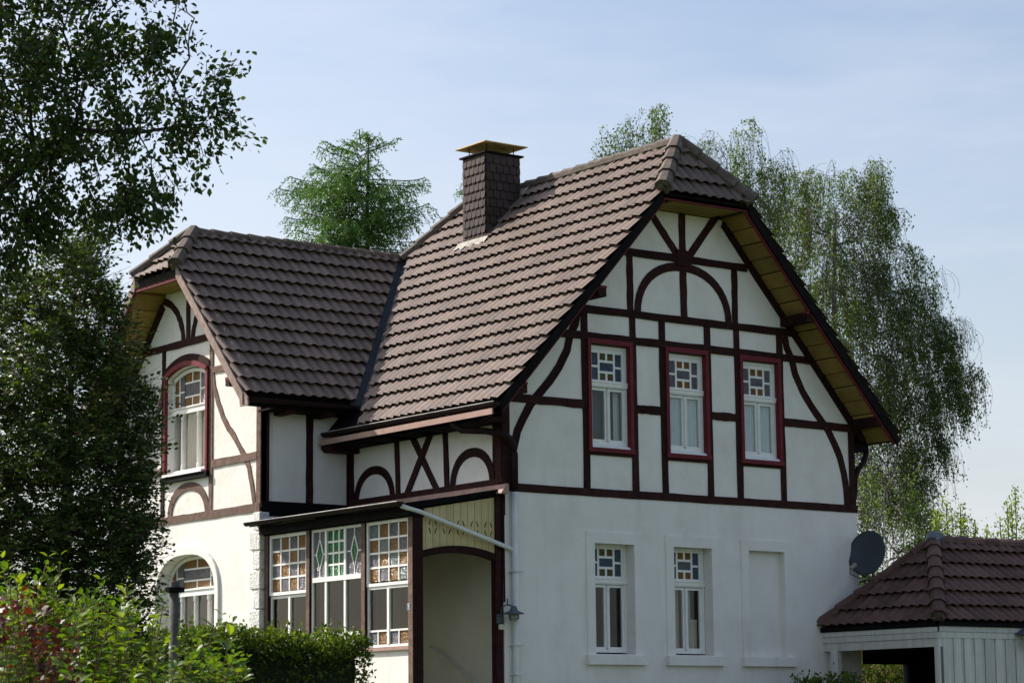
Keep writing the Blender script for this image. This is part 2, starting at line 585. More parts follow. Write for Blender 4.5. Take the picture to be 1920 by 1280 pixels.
# gable wall, upper: panel plaster with three window holes
up = [(0.02, 5.5), (W - 0.02, 5.5), (W - 0.02, 7.0), (4.9, 10.45), (4.9, 10.55), (2.95, 10.55), (2.95, 10.45), (0.02, 7.0)]
WIN_U = [(1.84, 2.71), (3.55, 4.42), (5.26, 6.13)]
holes = [rect(a, b, 6.32, 8.10) for a, b in WIN_U]
MB().prism(GA, [up] + holes, -0.25, 0.0).build('wall', 'plaster', house)
LW = [(1.86, 2.72), (3.58, 4.45)]
low = rect(0, W + 0.01, 0, 5.52)
MB().prism(GA, [low] + [rect(a, b, 2.89, 4.73) for a, b in LW] + [rect(5.29, 6.15, 2.89, 4.73)], -0.35, 0.03).build('wall', 'render', house)
MB().box(GA, 5.2, 6.25, 2.8, 4.8, -0.30, -0.10).build('niche_panel', 'render', house)
# main side wall (faces the veranda), upper and lower
X0 = XF(0)
MB().box(X0, 0.26, 4.56, 5.56, 7.0, -0.25, 0.0).build('wall', 'plaster', house)
MB().box(X0, 0.36, 4.9, 0.0, 5.55, -0.3, -0.004).build('wall', 'porch', house)
# wing gable wall
XW = XF(-1.83)
XWP = XF(-1.83)


def seg_arch(c, hw, v0, spring, rise, n=12):
    pts = [(c - hw, v0), (c + hw, v0)]
    for i in range(n + 1):
        t = 1 - 2 * i / n
        pts.append((c + hw * t, spring + rise * (1 - t * t)))
    return pts


def round_arch(c, hw, v0, spring, rise, n=18, p=2.6):
    pts = [(c - hw, v0), (c + hw, v0)]
    for i in range(n + 1):
        a = math.pi * i / n
        cc, ss = math.cos(a), math.sin(a)
        x = math.copysign(abs(cc) ** (2 / p), cc)
        y = abs(ss) ** (2 / p)
        pts.append((c + hw * x, spring + rise * y))
    return pts


wp = [(4.56, 5.5), (9.78, 5.5), (9.78, 7.85), (8.0, 9.75), (7.8, 9.8), (6.5, 9.8), (6.3, 9.7), (4.56, 7.85)]
MB().prism(XW, [wp, seg_arch(7.14, 0.72, 6.34, 8.12, 0.16)], -0.25, 0.0).build('wall', 'plaster', house)
MB().prism(XW, [rect(4.5, 9.82, 0, 5.5), round_arch(7.06, 1.08, 2.2, 4.05, 0.80)], -0.35, 0.03).build('wall', 'render', house)
YW = YF(4.54)
MB().box(YW, -1.60, 0.3, 5.0, 7.6, -0.25, 0.0).build('wall', 'plaster', house)
MB().box(YW, -1.47, 0.3, 0.0, 5.0, -0.25, -0.002).build('wall', 'render', house)
# unseen outer walls that close the building
MB().box(XF(W), 0.36, 9.8, 0, 7.0, 0.0, 0.3).build('wall', 'render', house)
MB().box(YF(9.82), -1.5, W, 0, 7.6, 0.0, 0.3).build('wall', 'render', house)
MB().prism(YF(6.45), [(0.4, 6.5), (7.6, 6.5), (7.6, 7.2), (4.9, 10.4), (2.95, 10.4), (0.4, 7.2)], 0, 0.2).build('wall', 'plaster', house)
MB().prism(XF(W - 0.2), [(4.7, 6.9), (9.6, 6.9), (9.6, 7.9), (7.2, 10.5), (4.7, 7.9)], 0, 0.2).build('wall', 'plaster', house)
# floor slabs (keep the rooms dark)
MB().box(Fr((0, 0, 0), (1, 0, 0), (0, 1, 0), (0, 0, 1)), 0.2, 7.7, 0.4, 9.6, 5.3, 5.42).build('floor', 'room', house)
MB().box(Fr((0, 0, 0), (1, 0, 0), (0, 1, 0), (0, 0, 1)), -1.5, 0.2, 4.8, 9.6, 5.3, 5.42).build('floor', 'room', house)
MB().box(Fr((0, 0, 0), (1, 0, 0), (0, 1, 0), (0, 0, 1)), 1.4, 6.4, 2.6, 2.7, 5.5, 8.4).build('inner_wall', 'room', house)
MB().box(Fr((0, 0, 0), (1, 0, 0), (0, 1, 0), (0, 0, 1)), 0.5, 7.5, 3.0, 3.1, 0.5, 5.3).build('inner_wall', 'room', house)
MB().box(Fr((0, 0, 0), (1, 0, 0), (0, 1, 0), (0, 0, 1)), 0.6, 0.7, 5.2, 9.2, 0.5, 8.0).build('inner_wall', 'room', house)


def timber(F, pts, width=0.14, proud=0.02, name='timber_post', mat='timber', seg=7, jit=0.007):
    return MB().line(F, pts, width, -0.04, proud, jit, seg).build(name, mat, house)


# ---- gable timbers
T = lambda *a, **k: timber(GA, *a, **k)
MB().line(GA, [(-0.05, 5.565), (W + 0.02, 5.565)], 0.135, -0.04, 0.048, 0.004, 24).build('sill_beam', 'timber', house)
MB().box(GA, 0.0, 0.15, 5.63, 6.98, -0.26, 0.022).build('corner_post', 'timber', house)
MB().box(GA, 7.83, 7.97, 5.63, 7.1, -0.1, 0.022).build('corner_post', 'timber', house)
for c, top in ((1.75, 8.66), (2.80, 8.66), (3.455, 8.66), (4.49, 8.66), (5.175, 8.66), (6.20, 8.66)):
    T([(c + 0.01, 5.6), (c - 0.01, top)], 0.135, 0.020)
for a, b in ((0.1, 1.70), (2.85, 3.40), (4.54, 5.12), (6.25, 7.86)):
    T([(a, 7.04), (b, 7.04)], 0.14, 0.026, 'timber_rail')
T([(1.0, 8.205), (6.95, 8.205)], 0.13, 0.032, 'timber_beam', seg=16)
T([(1.35, 8.665), (6.55, 8.665)], 0.13, 0.032, 'timber_beam', seg=16)
T([(2.50, 9.745), (5.45, 9.745)], 0.13, 0.034, 'timber_beam', seg=10)
for c in (2.755, 5.15):
    T([(c, 8.7), (c, 9.70)], 0.13, 0.020)
T([(3.96, 8.72), (3.955, 10.56)], 0.145, 0.020, seg=8)
T([(3.87, 9.76), (3.28, 10.45)], 0.135, 0.024, 'timber_brace')
T([(4.06, 9.76), (4.74, 10.58)], 0.14, 0.024, 'timber_brace')
MB().box(GA, 3.80, 4.12, 9.62, 9.90, -0.02, 0.042).build('timber_boss', 'timber', house)


def arch_band(F, c, ro, ri, v0, ho, hi, name='timber_arch', mat='timber', proud=0.018, n=20, p=2.15):
    A, B = [], []
    for i in range(n + 1):
        a = math.pi * i / n
        cc, ss = math.cos(a), math.sin(a)
        x = math.copysign(abs(cc) ** (2 / p), cc)
        y = abs(ss) ** (2 / p)
        A.append((c + ro * x, v0 + ho * y))
        B.append((c + ri * x, v0 + hi * y))
    return MB().band(F, A, B, -0.04, proud).build(name, mat, house)


arch_band(GA, 3.955, 1.11, 0.97, 8.70, 0.98, 0.83)


def mirror(pts):
    return [(7.93 - u, v) for u, v in pts]


S_R = [(6.33, 8.60), (6.37, 8.40), (6.49, 8.19), (6.56, 7.93), (6.73, 7.63), (6.94, 7.37), (7.17, 7.13), (7.33, 6.97), (7.49, 6.72),
       (7.61, 6.50), (7.70, 6.20), (7.75, 5.90), (7.76, 5.62)]
T(S_R, 0.145, 0.016, 'timber_brace', seg=2, jit=0.003)
T(mirror(S_R), 0.145, 0.016, 'timber_brace', seg=2, jit=0.003)
# rafters along the gable wall under the verge boards
for sgn in (-1, 1):
    pts = [(RX + 0.04 + sgn * d, RZ - 0.27 - RS * d) for d in (0.95, 2.2, 3.4, 4.25)]
    T(pts, 0.15, 0.05, 'gable_rafter', seg=3)

# ---- side wall timbers (X=0)
T0 = lambda *a, **k: timber(X0, *a, **k)
for y in (4.47, 3.02, 1.565):
    T0([(y - 0.03, 5.6), (y + 0.03, 6.95)], 0.135, 0.020)
MB().box(X0, 0.0, 0.17, 5.63, 6.98, -0.14, 0.020).build('corner_post', 'timber', house)
T0([(2.76, 6.9), (1.78, 5.6)], 0.135, 0.016, 'timber_brace')
T0([(1.80, 6.9), (2.78, 5.6)], 0.135, 0.028, 'timber_brace')
arch_band(X0, 3.745, 0.645, 0.505, 5.62, 0.63, 0.485)
arch_band(X0, 0.815, 0.63, 0.49, 5.65, 0.63, 0.48)
MB().box(X0, -0.06, 4.53, 5.56, 5.70, -0.03, 0.05).build('sill_beam', 'timber', house)
# lead-covered tilting board under the sill (lit strip)
MB().add([(-0.05, -0.20, 5.60), (-0.05, 4.5, 5.60), (-0.17, 4.5, 5.44), (-0.17, -0.20, 5.44),
          (-0.01, -0.20, 5.60), (-0.01, 4.5, 5.60), (-0.01, 4.5, 5.44), (-0.01, -0.20, 5.44)],
         [(0, 1, 2, 3), (4, 5, 6, 7), (0, 1, 5, 4), (2, 3, 7, 6), (0, 3, 7, 4), (1, 2, 6, 5)]).build('flashing_board', 'fascia', house)

# ---- wing gable timbers (sunlit ones in the lighter copy of the timber colour)
TW = lambda *a, **k: timber(XWP, *a, **{**dict(mat='timber_lit'), **k})
MB().line(XWP, [(4.5, 5.51), (9.85, 5.51)], 0.14, -0.04, 0.05, 0.006, 24).build('sill_beam', 'timber_lit', house)
MB().box(XWP, 4.52, 4.66, 5.58, 7.9, -0.1, 0.022).build('corner_post', 'timber_lit', house)
MB().box(XWP, 9.66, 9.80, 5.58, 7.8, -0.1, 0.022).build('corner_post', 'timber_lit', house)
for y in (6.255, 8.03):
    TW([(y, 5.58), (y, 8.75)], 0.115, 0.020, mat='timber_lit' if y < 7 else 'timber')
TW([(5.3, 8.73), (9.0, 8.73)], 0.13, 0.03, name='timber_beam', mat='timber', seg=10)
TW([(7.13, 8.78), (7.13, 9.8)], 0.13, 0.020, mat='timber')
TW([(7.29, 8.76), (7.34, 8.98), (7.43, 9.17), (7.57, 9.35), (7.76, 9.50), (8.10, 9.64)], 0.13, 0.016, name='timber_brace', mat='timber', seg=3)
TW([(6.97, 8.76), (6.92, 8.98), (6.83, 9.17), (6.69, 9.35), (6.50, 9.50), (6.16, 9.64)], 0.13, 0.016, name='timber_brace', mat='timber', seg=3)
TW([(4.64, 6.415), (6.22, 6.415)], 0.135, 0.026, name='timber_rail')
TW([(8.07, 6.415), (9.68, 6.415)], 0.135, 0.026, name='timber_rail')
TW([(5.3, 8.10), (6.22, 8.10)], 0.11, 0.026, name='timber_rail')
SW = [(6.22, 8.05), (6.17, 7.80), (6.02, 7.50), (5.84, 7.22), (5.64, 7.0), (5.47, 6.86), (5.25, 6.62), (5.10, 6.48), (4.93, 6.24),
      (4.82, 5.92), (4.74, 5.60)]
TW(SW, 0.115, 0.016, name='timber_brace', seg=2)
TW([(14.28 - y, z) for y, z in SW], 0.115, 0.016, name='timber_brace', seg=2)
arch_band(XWP, 7.06, 0.76, 0.61, 5.56, 0.60, 0.45, mat='timber_lit')
MB().box(XWP, 6.29, 7.99, 6.20, 6.30, -0.02, 0.09).build('window_ledge', 'black', house)
for sgn in (-1, 1):
    TW([(WY + sgn * d, WZ - 0.27 - WS * d) for d in (0.9, 2.0, 2.62)], 0.14, 0.05, name='gable_rafter', mat='timber', seg=3)
# segmental timber + red trim round the arched window


def arch_line(c, hw, spring, rise, n=14):
    return [(c + hw * (1 - 2 * i / n), spring + rise * (1 - (1 - 2 * i / n) ** 2)) for i in range(n + 1)]


MB().band(XWP, arch_line(7.14, 0.83, 8.30, 0.21), arch_line(7.14, 0.83, 8.20, 0.19), -0.02, 0.04).build('arch_beam', 'timber', house)
MB().band(XWP, arch_line(7.14, 0.80, 8.195, 0.185), arch_line(7.14, 0.74, 8.125, 0.17), -0.10, 0.075).build('window_trim', 'red', house)
for u in (6.31, 7.87):
    MB().box(XWP, u + (0.02 if u < 7 else 0.01), u + (0.09 if u < 7 else 0.08), 6.30, 8.19, -0.10, 0.06).build('window_trim', 'red', house)

# ---- wing south wall timbers
TS = lambda *a, **k: timber(YW, *a, **{**dict(mat='timber'), **k})
MB().box(YW, -1.83, -1.67, 5.58, 7.35, -0.12, 0.02).build('corner_post', 'timber', house)
TS([(-0.845, 5.6), (-0.845, 7.3)], 0.14, 0.018)
TS([(-0.02, 5.6), (-0.02, 7.3)], 0.10, 0.018)
MB().box(YW, -1.83, 0.0, 5.36, 5.62, -0.1, 0.05).build('sill_beam', 'black', house)


# ------------------------------------------------------------------ windows
def pane(F, u0, u1, v0, v1, w_, mat, parent):
    return MB().box(F, u0, u1, v0, v1, w_ - 0.004, w_ + 0.004).build('pane', mat, parent)


def curtain(F, u0, u1, v0, v1, w_, mat, parent, waves=9, amp=0.02):
    n = waves * 6
    pts = [(u0 + (u1 - u0) * i / n, w_ + amp * math.sin(2 * math.pi * waves * i / n + 0.7 * math.sin(i * 0.9))) for i in range(n + 1)]
    m = MB()
    V = [F(u, v0, q) for u, q in pts] + [F(u, v1, q) for u, q in pts]
    m.add(V, [(i, i + 1, n + 2 + i, n + 1 + i) for i in range(n)])
    return m.build('curtain', mat, parent, smooth=True)


def sash_window(F, c, vt, gt, gb, tr1, tr0, lt, lb, vb, w_, mats, hw=0.42, cur=None):
    """cross window: patterned fanlight over two casements"""
    m = MB()
    m.box(F, c - hw, c - hw + 0.05, vb, vt, w_ - 0.05, w_ + 0.015)
    m.box(F, c + hw - 0.05, c + hw, vb, vt, w_ - 0.05, w_ + 0.015)
    m.box(F, c - hw + 0.05, c + hw - 0.05, vt - 0.05, vt, w_ - 0.05, w_ + 0.013)
    m.box(F, c - hw + 0.05, c + hw - 0.05, vb, vb + 0.05, w_ - 0.05, w_ + 0.013)
    win = m.build('window', 'winpaint', house)
    # fanlight sash
    m = MB()
    a, b = c - hw + 0.052, c + hw - 0.052
    m.box(F, a, a + 0.05, gb - 0.03, vt - 0.052, w_ - 0.03, w_ + 0.008)
    m.box(F, b - 0.05, b, gb - 0.03, vt - 0.052, w_ - 0.03, w_ + 0.008)
    m.box(F, a + 0.05, b - 0.05, gt, vt - 0.052, w_ - 0.03, w_ + 0.006)
    m.box(F, a + 0.05, b - 0.05, gb - 0.03, gb, w_ - 0.03, w_ + 0.006)
    h = (gt - gb)
    for u in (-0.166, 0.166):
        m.box(F, c + u - 0.0195, c + u + 0.0195, gb, gt, w_ - 0.02, w_ + 0.002)
    q1, q2 = gt - 0.30 * h, gb + 0.30 * h
    for q in (q1, q2):
        m.box(F, c - 0.146, c + 0.146, q - 0.02, q + 0.02, w_ - 0.02, w_ + 0.0)
    m.box(F, c - 0.02, c + 0.02, q1 + 0.02, gt, w_ - 0.02, w_ + 0.001)
    m.box(F, c - 0.02, c + 0.02, gb, q2 - 0.02, w_ - 0.02, w_ + 0.001)
    vm = (gt + gb) / 2
    for s_ in (-1, 1):
        m.box(F, c + s_ * 0.252 - 0.066, c + s_ * 0.252 + 0.066, vm - 0.018, vm + 0.018, w_ - 0.02, w_ + 0.001)
    m.build('fanlight_sash', 'winpaint', win)
    wg = w_ - 0.012
    for s_ in (-1, 1):
        for (v0, v1) in ((gb, vm - 0.018), (vm + 0.018, gt)):
            pane(F, c + s_ * 0.252 - 0.066, c + s_ * 0.252 + 0.066, v0, v1, wg, mats[1], win)
        pane(F, c + s_ * 0.083 - 0.063, c + s_ * 0.083 + 0.063, q1 + 0.02, gt, wg, mats[0], win)
        pane(F, c + s_ * 0.083 - 0.063, c + s_ * 0.083 + 0.063, gb, q2 - 0.02, wg, mats[0], win)
    pane(F, c - 0.146, c + 0.146, q2 + 0.02, q1 - 0.02, wg, mats[2], win)
    # transom
    m = MB()
    m.box(F, c - hw - 0.005, c + hw + 0.005, tr0 + 0.02, tr1 - 0.02, w_ - 0.05, w_ + 0.045)
    m.box(F, c - hw - 0.012, c + hw + 0.012, tr1 - 0.02, tr1, w_ - 0.05, w_ + 0.058)
    m.box(F, c - hw + 0.02, c + hw - 0.02, tr0, tr0 + 0.02, w_ - 0.05, w_ + 0.028)
    m.build('transom', 'winpaint', win)
    # casements
    for s_ in (-1, 1):
        m = MB()
        ua, ub = sorted((c + s_ * 0.012, c + s_ * (hw - 0.052)))
        ga, gb2 = sorted((c + s_ * 0.06, c + s_ * (hw - 0.052 - 0.05)))
        m.box(F, ua, ga, lb - 0.045, lt + 0.04, w_ - 0.03, w_ + 0.008)
        m.box(F, gb2, ub, lb - 0.045, lt + 0.04, w_ - 0.03, w_ + 0.008)
        m.box(F, ga, gb2, lt, lt + 0.04, w_ - 0.03, w_ + 0.006)
        m.box(F, ga, gb2, lb - 0.045, lb, w_ - 0.03, w_ + 0.006)
        m.build('casement', 'winpaint', win)
        pane(F, ga, gb2, lb, lt, wg, 'glass', win)
    m = MB()
    m.tube([F(c, lb - 0.02, w_ + 0.02), F(c, lb + 0.04, w_ + 0.02), F(c, lb + 0.05, w_ + 0.02), F(c, lb + 0.09, w_ + 0.02), F(c, lt - 0.1, w_ + 0.02),
            F(c, lt - 0.06, w_ + 0.02), F(c, lt - 0.05, w_ + 0.02), F(c, lt + 0.02, w_ + 0.02)], [0.032, 0.032, 0.02, 0.026, 0.024, 0.02, 0.032, 0.03], 8)
    m.build('colonnette', 'winpaint', win, smooth=False)
    if cur == 'full':
        curtain(F, c - 0.36, c - 0.02, lb - 0.1, lt + 0.1, w_ - 0.055, 'curtain', win, 6, 0.014)
        curtain(F, c + 0.02, c + 0.36, lb - 0.1, lt + 0.1, w_ - 0.055, 'curtain', win, 5, 0.014)
    elif cur == 'dark':
        curtain(F, c - 0.37, c - 0.02, lb - 0.1, lt + 0.1, w_ - 0.16, 'curtain_dark', win, 4, 0.02)
        curtain(F, c + 0.24, c + 0.38, lb - 0.1, lt + 0.1, w_ - 0.14, 'curtain', win, 2, 0.02)
    elif cur == 'warm':
        curtain(F, c - 0.38, c - 0.03, lb - 0.1, lt + 0.1, w_ - 0.14, 'curtain_warm', win, 4, 0.02)
        curtain(F, c + 0.05, c + 0.24, lb - 0.1, lt + 0.1, w_ - 0.14, 'curtain_warm', win, 3, 0.02)
        curtain(F, c + 0.16, c + 0.36, lb - 0.1, lb + 0.5, w_ - 0.10, 'curtain_warm', win, 3, 0.03)
    return win


PAL = [('darkamber', 'darkblue', 'darkblue'), ('amber', 'lilac', 'lilac'), ('amber', 'lilac', 'lilac')]
CUR = ['dark', 'full', 'full']
for i, (a, b) in enumerate(WIN_U):
    c = (a + b) / 2
    win = sash_window(GA, c, 8.07, 7.95, 7.49, 7.46, 7.36, 7.31, 6.48, 6.39, -0.075, PAL[i], 0.425, CUR[i])
    # white sill + red trim frame
    MB().prism(Fr(GA(c - 0.42, 0, 0), (0, -1, 0), (0, 0, 1), (1, 0, 0)), [(-0.09, 6.325), (0.03, 6.325), (0.03, 6.35), (-0.05, 6.39), (-0.09, 6.39)],
               0, 0.84).build('window_sill', 'white', win)
    for k, (u0, u1, v0, v1) in enumerate(((c - 0.485, c - 0.42, 6.32, 8.17), (c + 0.42, c + 0.485, 6.32, 8.17),
                                          (c - 0.42, c + 0.42, 8.09, 8.168), (c - 0.50, c + 0.505, 6.25, 6.325))):
        MB().box(GA, u0, u1, v0, v1, -0.05, 0.05 + 0.004 * k).build('window_trim', 'red', win)
    MB().box(GA, c - 0.46, c + 0.46, 6.20, 6.25, -0.03, 0.03).build('ledge_beam', 'timber', win)

PAL = [('darkamber', 'darkblue', 'darkblue'), ('amber', 'darkblue', 'lilac')]
for i, (a, b) in enumerate(LW):
    c = (a + b) / 2
    sash_window(GA, c, 4.73, 4.65, 4.20, 4.165, 4.06, 4.01, 3.02, 2.93, -0.19, PAL[i], 0.425, ['none', 'warm'][i])
# raised render surrounds and sills of the lower openings
for a, b in LW + [(5.29, 6.15)]:
    MB().prism(GA, [rect(a - 0.17, b + 0.17, 2.87, 4.91), rect(a + 0.006, b - 0.006, 2.896, 4.724)], 0.0, 0.052).build('window_surround', 'render', house)
    MB().box(GA, a - 0.2, b + 0.21, 2.72, 2.875, -0.1, 0.13).build('window_sill', 'render', house)

# ---- arched wing windows
def arch_window(c, hw, vb, tr, spring, rise, w_, style):
    F = XW
    n = 14
    if style == 'seg':
        fo = lambda h, d: [(c + h * (1 - 2 * i / n), spring - d + rise * (1 - (1 - 2 * i / n) ** 2)) for i in range(n + 1)]
    else:
        def fo(h, d):
            out = []
            for i in range(n + 1):
                a = math.pi * i / n
                cc, ss = math.cos(a), math.sin(a)
                out.append((c + h * math.copysign(abs(cc) ** 0.77, cc), spring + (rise - d) * abs(ss) ** 0.77))
            return out
    m = MB()
    m.band(F, fo(hw, 0), fo(hw - 0.06, 0.06), w_ - 0.05, w_ + 0.02)
    for s_ in (-1, 1):
        u0, u1 = sorted((c + s_ * hw, c + s_ * (hw - 0.06)))
        m.box(F, u0, u1, vb, spring, w_ - 0.05, w_ + 0.02)
    m.box(F, c - hw, c + hw, vb - 0.02, vb + 0.05, w_ - 0.05, w_ + 0.06)
    win = m.build('window', 'winpaint', house)
    m = MB()
    m.box(F, c - hw + 0.01, c + hw - 0.01, tr - 0.06, tr + 0.04, w_ - 0.04, w_ + 0.06)
    m.box(F, c - hw, c + hw, tr + 0.04, tr + 0.065, w_ - 0.04, w_ + 0.08)
    m.build('transom', 'winpaint', win)
    cl = 0.26 if style == 'seg' else 0.46          # half width of the centre light

    def top(u):
        x = abs(u - c) / hw
        if style == 'seg':
            return spring + rise * (1 - x * x) - 0.06
        return spring + (rise - 0.06) * max(0.0, 1 - x ** 2.6) ** (1 / 2.6)
    # lower mullions
    m = MB()
    for u in (-cl - 0.03, cl + 0.03):
        m.box(F, c + u - 0.03, c + u + 0.03, vb, tr - 0.06, w_ - 0.03, w_ + 0.01)
    if style != 'seg':
        m.box(F, c - 0.03, c + 0.03, vb, tr - 0.06, w_ - 0.03, w_ + 0.01)
    m.build('mullion', 'winpaint', win)
    for u in ((-cl - 0.03, cl + 0.03) if style == 'seg' else (0, -cl - 0.03, cl + 0.03)):
        MB().tube([F(c + u, z, w_ + 0.03) for z in (vb + 0.04, vb + 0.12, vb + 0.15, vb + 0.2, tr - 0.22, tr - 0.18, tr - 0.15, tr - 0.06)],
                  [0.036, 0.036, 0.022, 0.028, 0.026, 0.02, 0.036, 0.034], 8).build('colonnette', 'winpaint', win)
    lights = [(c - hw + 0.06, c - cl - 0.06), (c - cl, c + cl), (c + cl + 0.06, c + hw - 0.06)]
    for i, (a, b) in enumerate(lights):
        pane(F, a, b, vb + 0.05, tr - 0.06, w_ - 0.01, 'glass', win)
    # fanlight bars and panes in columns
    m = MB()
    edges = [(lights[0][0], 'amber'), ((lights[0][0] + lights[0][1]) / 2 + 0.02, 'lilac'), (c - cl - 0.03, None),
             (c + cl + 0.03, 'lilac'), ((lights[2][0] + lights[2][1]) / 2 - 0.02, 'amber'), (lights[2][1], None)]
    vb2 = tr + 0.085
    for k in (0, 1, 3, 4):
        u0 = edges[k][0] + 0.014
        u1 = edges[k + 1][0] - 0.014
        if u1 - u0 < 0.05:
            continue
        tt = min(top(u0), top(u1)) - 0.005
        mid = vb2 + (tt - vb2) * 0.5
        if tt - vb2 > 0.2:
            m.box(F, u0, u1, mid - 0.014, mid + 0.014, w_ - 0.02, w_)
        m.box(F, u1, u1 + 0.028, tr + 0.04, max(top(u1), top(u1 + 0.028)), w_ - 0.02, w_ + 0.002)
        for (p0, p1) in ((vb2, mid - 0.014), (mid + 0.014, None)):
            if p1 is None:
                MB().prism(F, [(u0, p0), (u1, p0), (u1, max(p0 + 0.02, top(u1))), (u0, max(p0 + 0.02, top(u0)))],
                           w_ - 0.016, w_ - 0.008).build('pane', edges[k][1], win)
            else:
                pane(F, u0, u1, p0, p1, w_ - 0.012, edges[k][1], win)
    u0, u1 = c - cl - 0.016, c + cl + 0.016
    m.box(F, u0 - 0.03, u0, tr + 0.04, top(u0), w_ - 0.02, w_ + 0.004)
    tt = top(u0)
    h = tt - vb2
    q1, q2 = vb2 + 0.28 * h, vb2 + 0.72 * h
    m.box(F, u0, u1, q1 - 0.015, q1 + 0.015, w_ - 0.02, w_)
    m.box(F, u0, u1, q2 - 0.015, q2 + 0.015, w_ - 0.02, w_)
    m.box(F, c - 0.014, c + 0.014, vb2 - 0.02, q1 - 0.015, w_ - 0.02, w_)
    m.box(F, c - 0.014, c + 0.014, q2 + 0.015, top(c), w_ - 0.02, w_)
    m.box(F, lights[0][0], lights[2][1], tr + 0.04, vb2, w_ - 0.02, w_ + 0.001)
    m.build('glazing_bar', 'winpaint', win)
    pane(F, u0, u1, q1 + 0.015, q2 - 0.015, w_ - 0.012, 'lilac', win)
    for a, b in ((u0, c - 0.014), (c + 0.014, u1)):
        pane(F, a, b, vb2, q1 - 0.015, w_ - 0.012, 'amber', win)
        MB().prism(F, [(a, q2 + 0.015), (b, q2 + 0.015), (b, top(b)), (a, top(a))], w_ - 0.016, w_ - 0.008).build('pane', 'amber', win)
    return win


wn = arch_window(7.14, 0.72, 6.36, 7.50, 8.10, 0.155, -0.10, 'seg')
curtain(XW, 6.5, 7.10, 6.3, 7.5, -0.30, 'curtain_warm', wn, 7, 0.02)
curtain(XW, 7.15, 7.8, 6.3, 7.5, -0.32, 'curtain_warm', wn, 7, 0.02)
MB().box(XW, 6.42, 7.87, 6.30, 6.345, -0.06, 0.12).build('window_sill', 'white', wn)
arch_window(7.06, 1.07, 2.3, 4.18, 4.05, 0.79, -0.19, 'round')
A_ = round_arch(7.06, 1.20, 2.2, 4.08, 0.90)[2:]
B_ = round_arch(7.06, 1.08, 2.2, 4.05, 0.80)[2:]
MB().band(XW, [(A_[0][0], 2.2)] + A_ + [(A_[-1][0], 2.2)], [(B_[0][0], 2.2)] + B_ + [(B_[-1][0], 2.2)], 0.0, 0.075).build('window_surround', 'render', house)

# quoins on the wing corner, alternating long and short
z = 0.02
k = 1
zs = 5.42
while zs > 0.3:
    hgt = 0.32
    L = 0.34 if k % 2 == 0 else 0.22
    MB().box(XW, 4.44, 4.44 + L, zs - hgt + 0.012, zs, -0.12, 0.075).build('quoin_block', 'quoin', house, bevel=0.012)
    zs -= hgt + 0.016
    k += 1

# ------------------------------------------------------------------ veranda (lean-to along the side wall)
XV = XF(-1.75)
MB().box(XV, 0.09, 4.44, 0, 2.93, -0.15, 0.0).build('wall', 'render', house)
MB().box(XV, 0.0, 4.44, 2.93, 2.985, -0.12, 0.05).build('veranda_sill', 'fascia', house)
for y, bot in ((4.375, 2.9), (3.035, 2.9), (1.355, 2.9), (0.0, 0.0)):
    wd = 0.11 if y else 0.13
    vpst = MB().line(XV, [(y, bot), (y, 5.02)], wd, -0.14, 0.052, 0.002, 6).build('veranda_post', 'timber', house)
    MB().line(XV, [(y, bot), (y, 5.0)], wd - 0.008, 0.050, 0.062, 0.003, 6).build('post_lit_face', 'timber_lit', vpst)  # thin front skin in the sunlit colour; the post body stays dark
MB().box(XV, -0.09, 4.44, 5.0, 5.13, -0.15, 0.075).build('veranda_beam', 'black', house)
MB().box(XV, -0.10, 4.46, 5.02, 5.16, 0.075, 0.16).build('veranda_fascia', 'black', house)


def frame_rect(F, u0, u1, v0, v1, t, w0, w1, m):
    m.box(F, u0, u0 + t, v0, v1, w0, w1)
    m.box(F, u1 - t, u1, v0, v1, w0, w1)
    m.box(F, u0 + t, u1 - t, v1 - t, v1, w0, w1 - 0.002)
    m.box(F, u0 + t, u1 - t, v0, v0 + t, w0, w1 - 0.002)


def grid_panes(F, u0, u1, v0, v1, nu, nv, win, m, colfn, w_=0.0, bar=0.016):
    du, dv = (u1 - u0) / nu, (v1 - v0) / nv
    for i in range(1, nu):
        m.box(F, u0 + du * i - bar, u0 + du * i + bar, v0, v1, w_ - 0.02, w_ + 0.006)
    for j in range(1, nv):
        m.box(F, u0, u1, v0 + dv * j - bar, v0 + dv * j + bar, w_ - 0.02, w_ + 0.004)
    for i in range(nu):
        for j in range(nv):
            pane(F, u0 + du * i + bar * .7, u0 + du * (i + 1) - bar * .7, v0 + dv * j + bar * .7, v0 + dv * (j + 1) - bar * .7,
                 w_ - 0.01, colfn(i, j), win)


# window A (next to the wing)
m = MB()
frame_rect(XV, 3.095, 4.315, 3.97, 5.0, 0.055, -0.03, 0.03, m)
winA = m.build('veranda_window', 'winpaint', house)
m = MB()
grid_panes(XV, 3.15, 4.26, 4.035, 4.945, 4, 4, winA, m, lambda i, j: 'amber' if (i + j) % 2 == 1 else 'lilac')
m.build('glazing_bar', 'winpaint', winA)
m = MB()
frame_rect(XV, 3.095, 4.315, 3.0, 3.96, 0.045, -0.05, 0.0, m)
m.box(XV, 3.67, 3.73, 3.05, 3.92, -0.05, 0.01)
m.build('lower_sash', 'winpaint', winA)
pane(XV, 3.14, 3.67, 3.045, 3.915, -0.03, 'glass_old', winA)
pane(XV, 3.73, 4.27, 3.045, 3.915, -0.03, 'glass_old', winA)
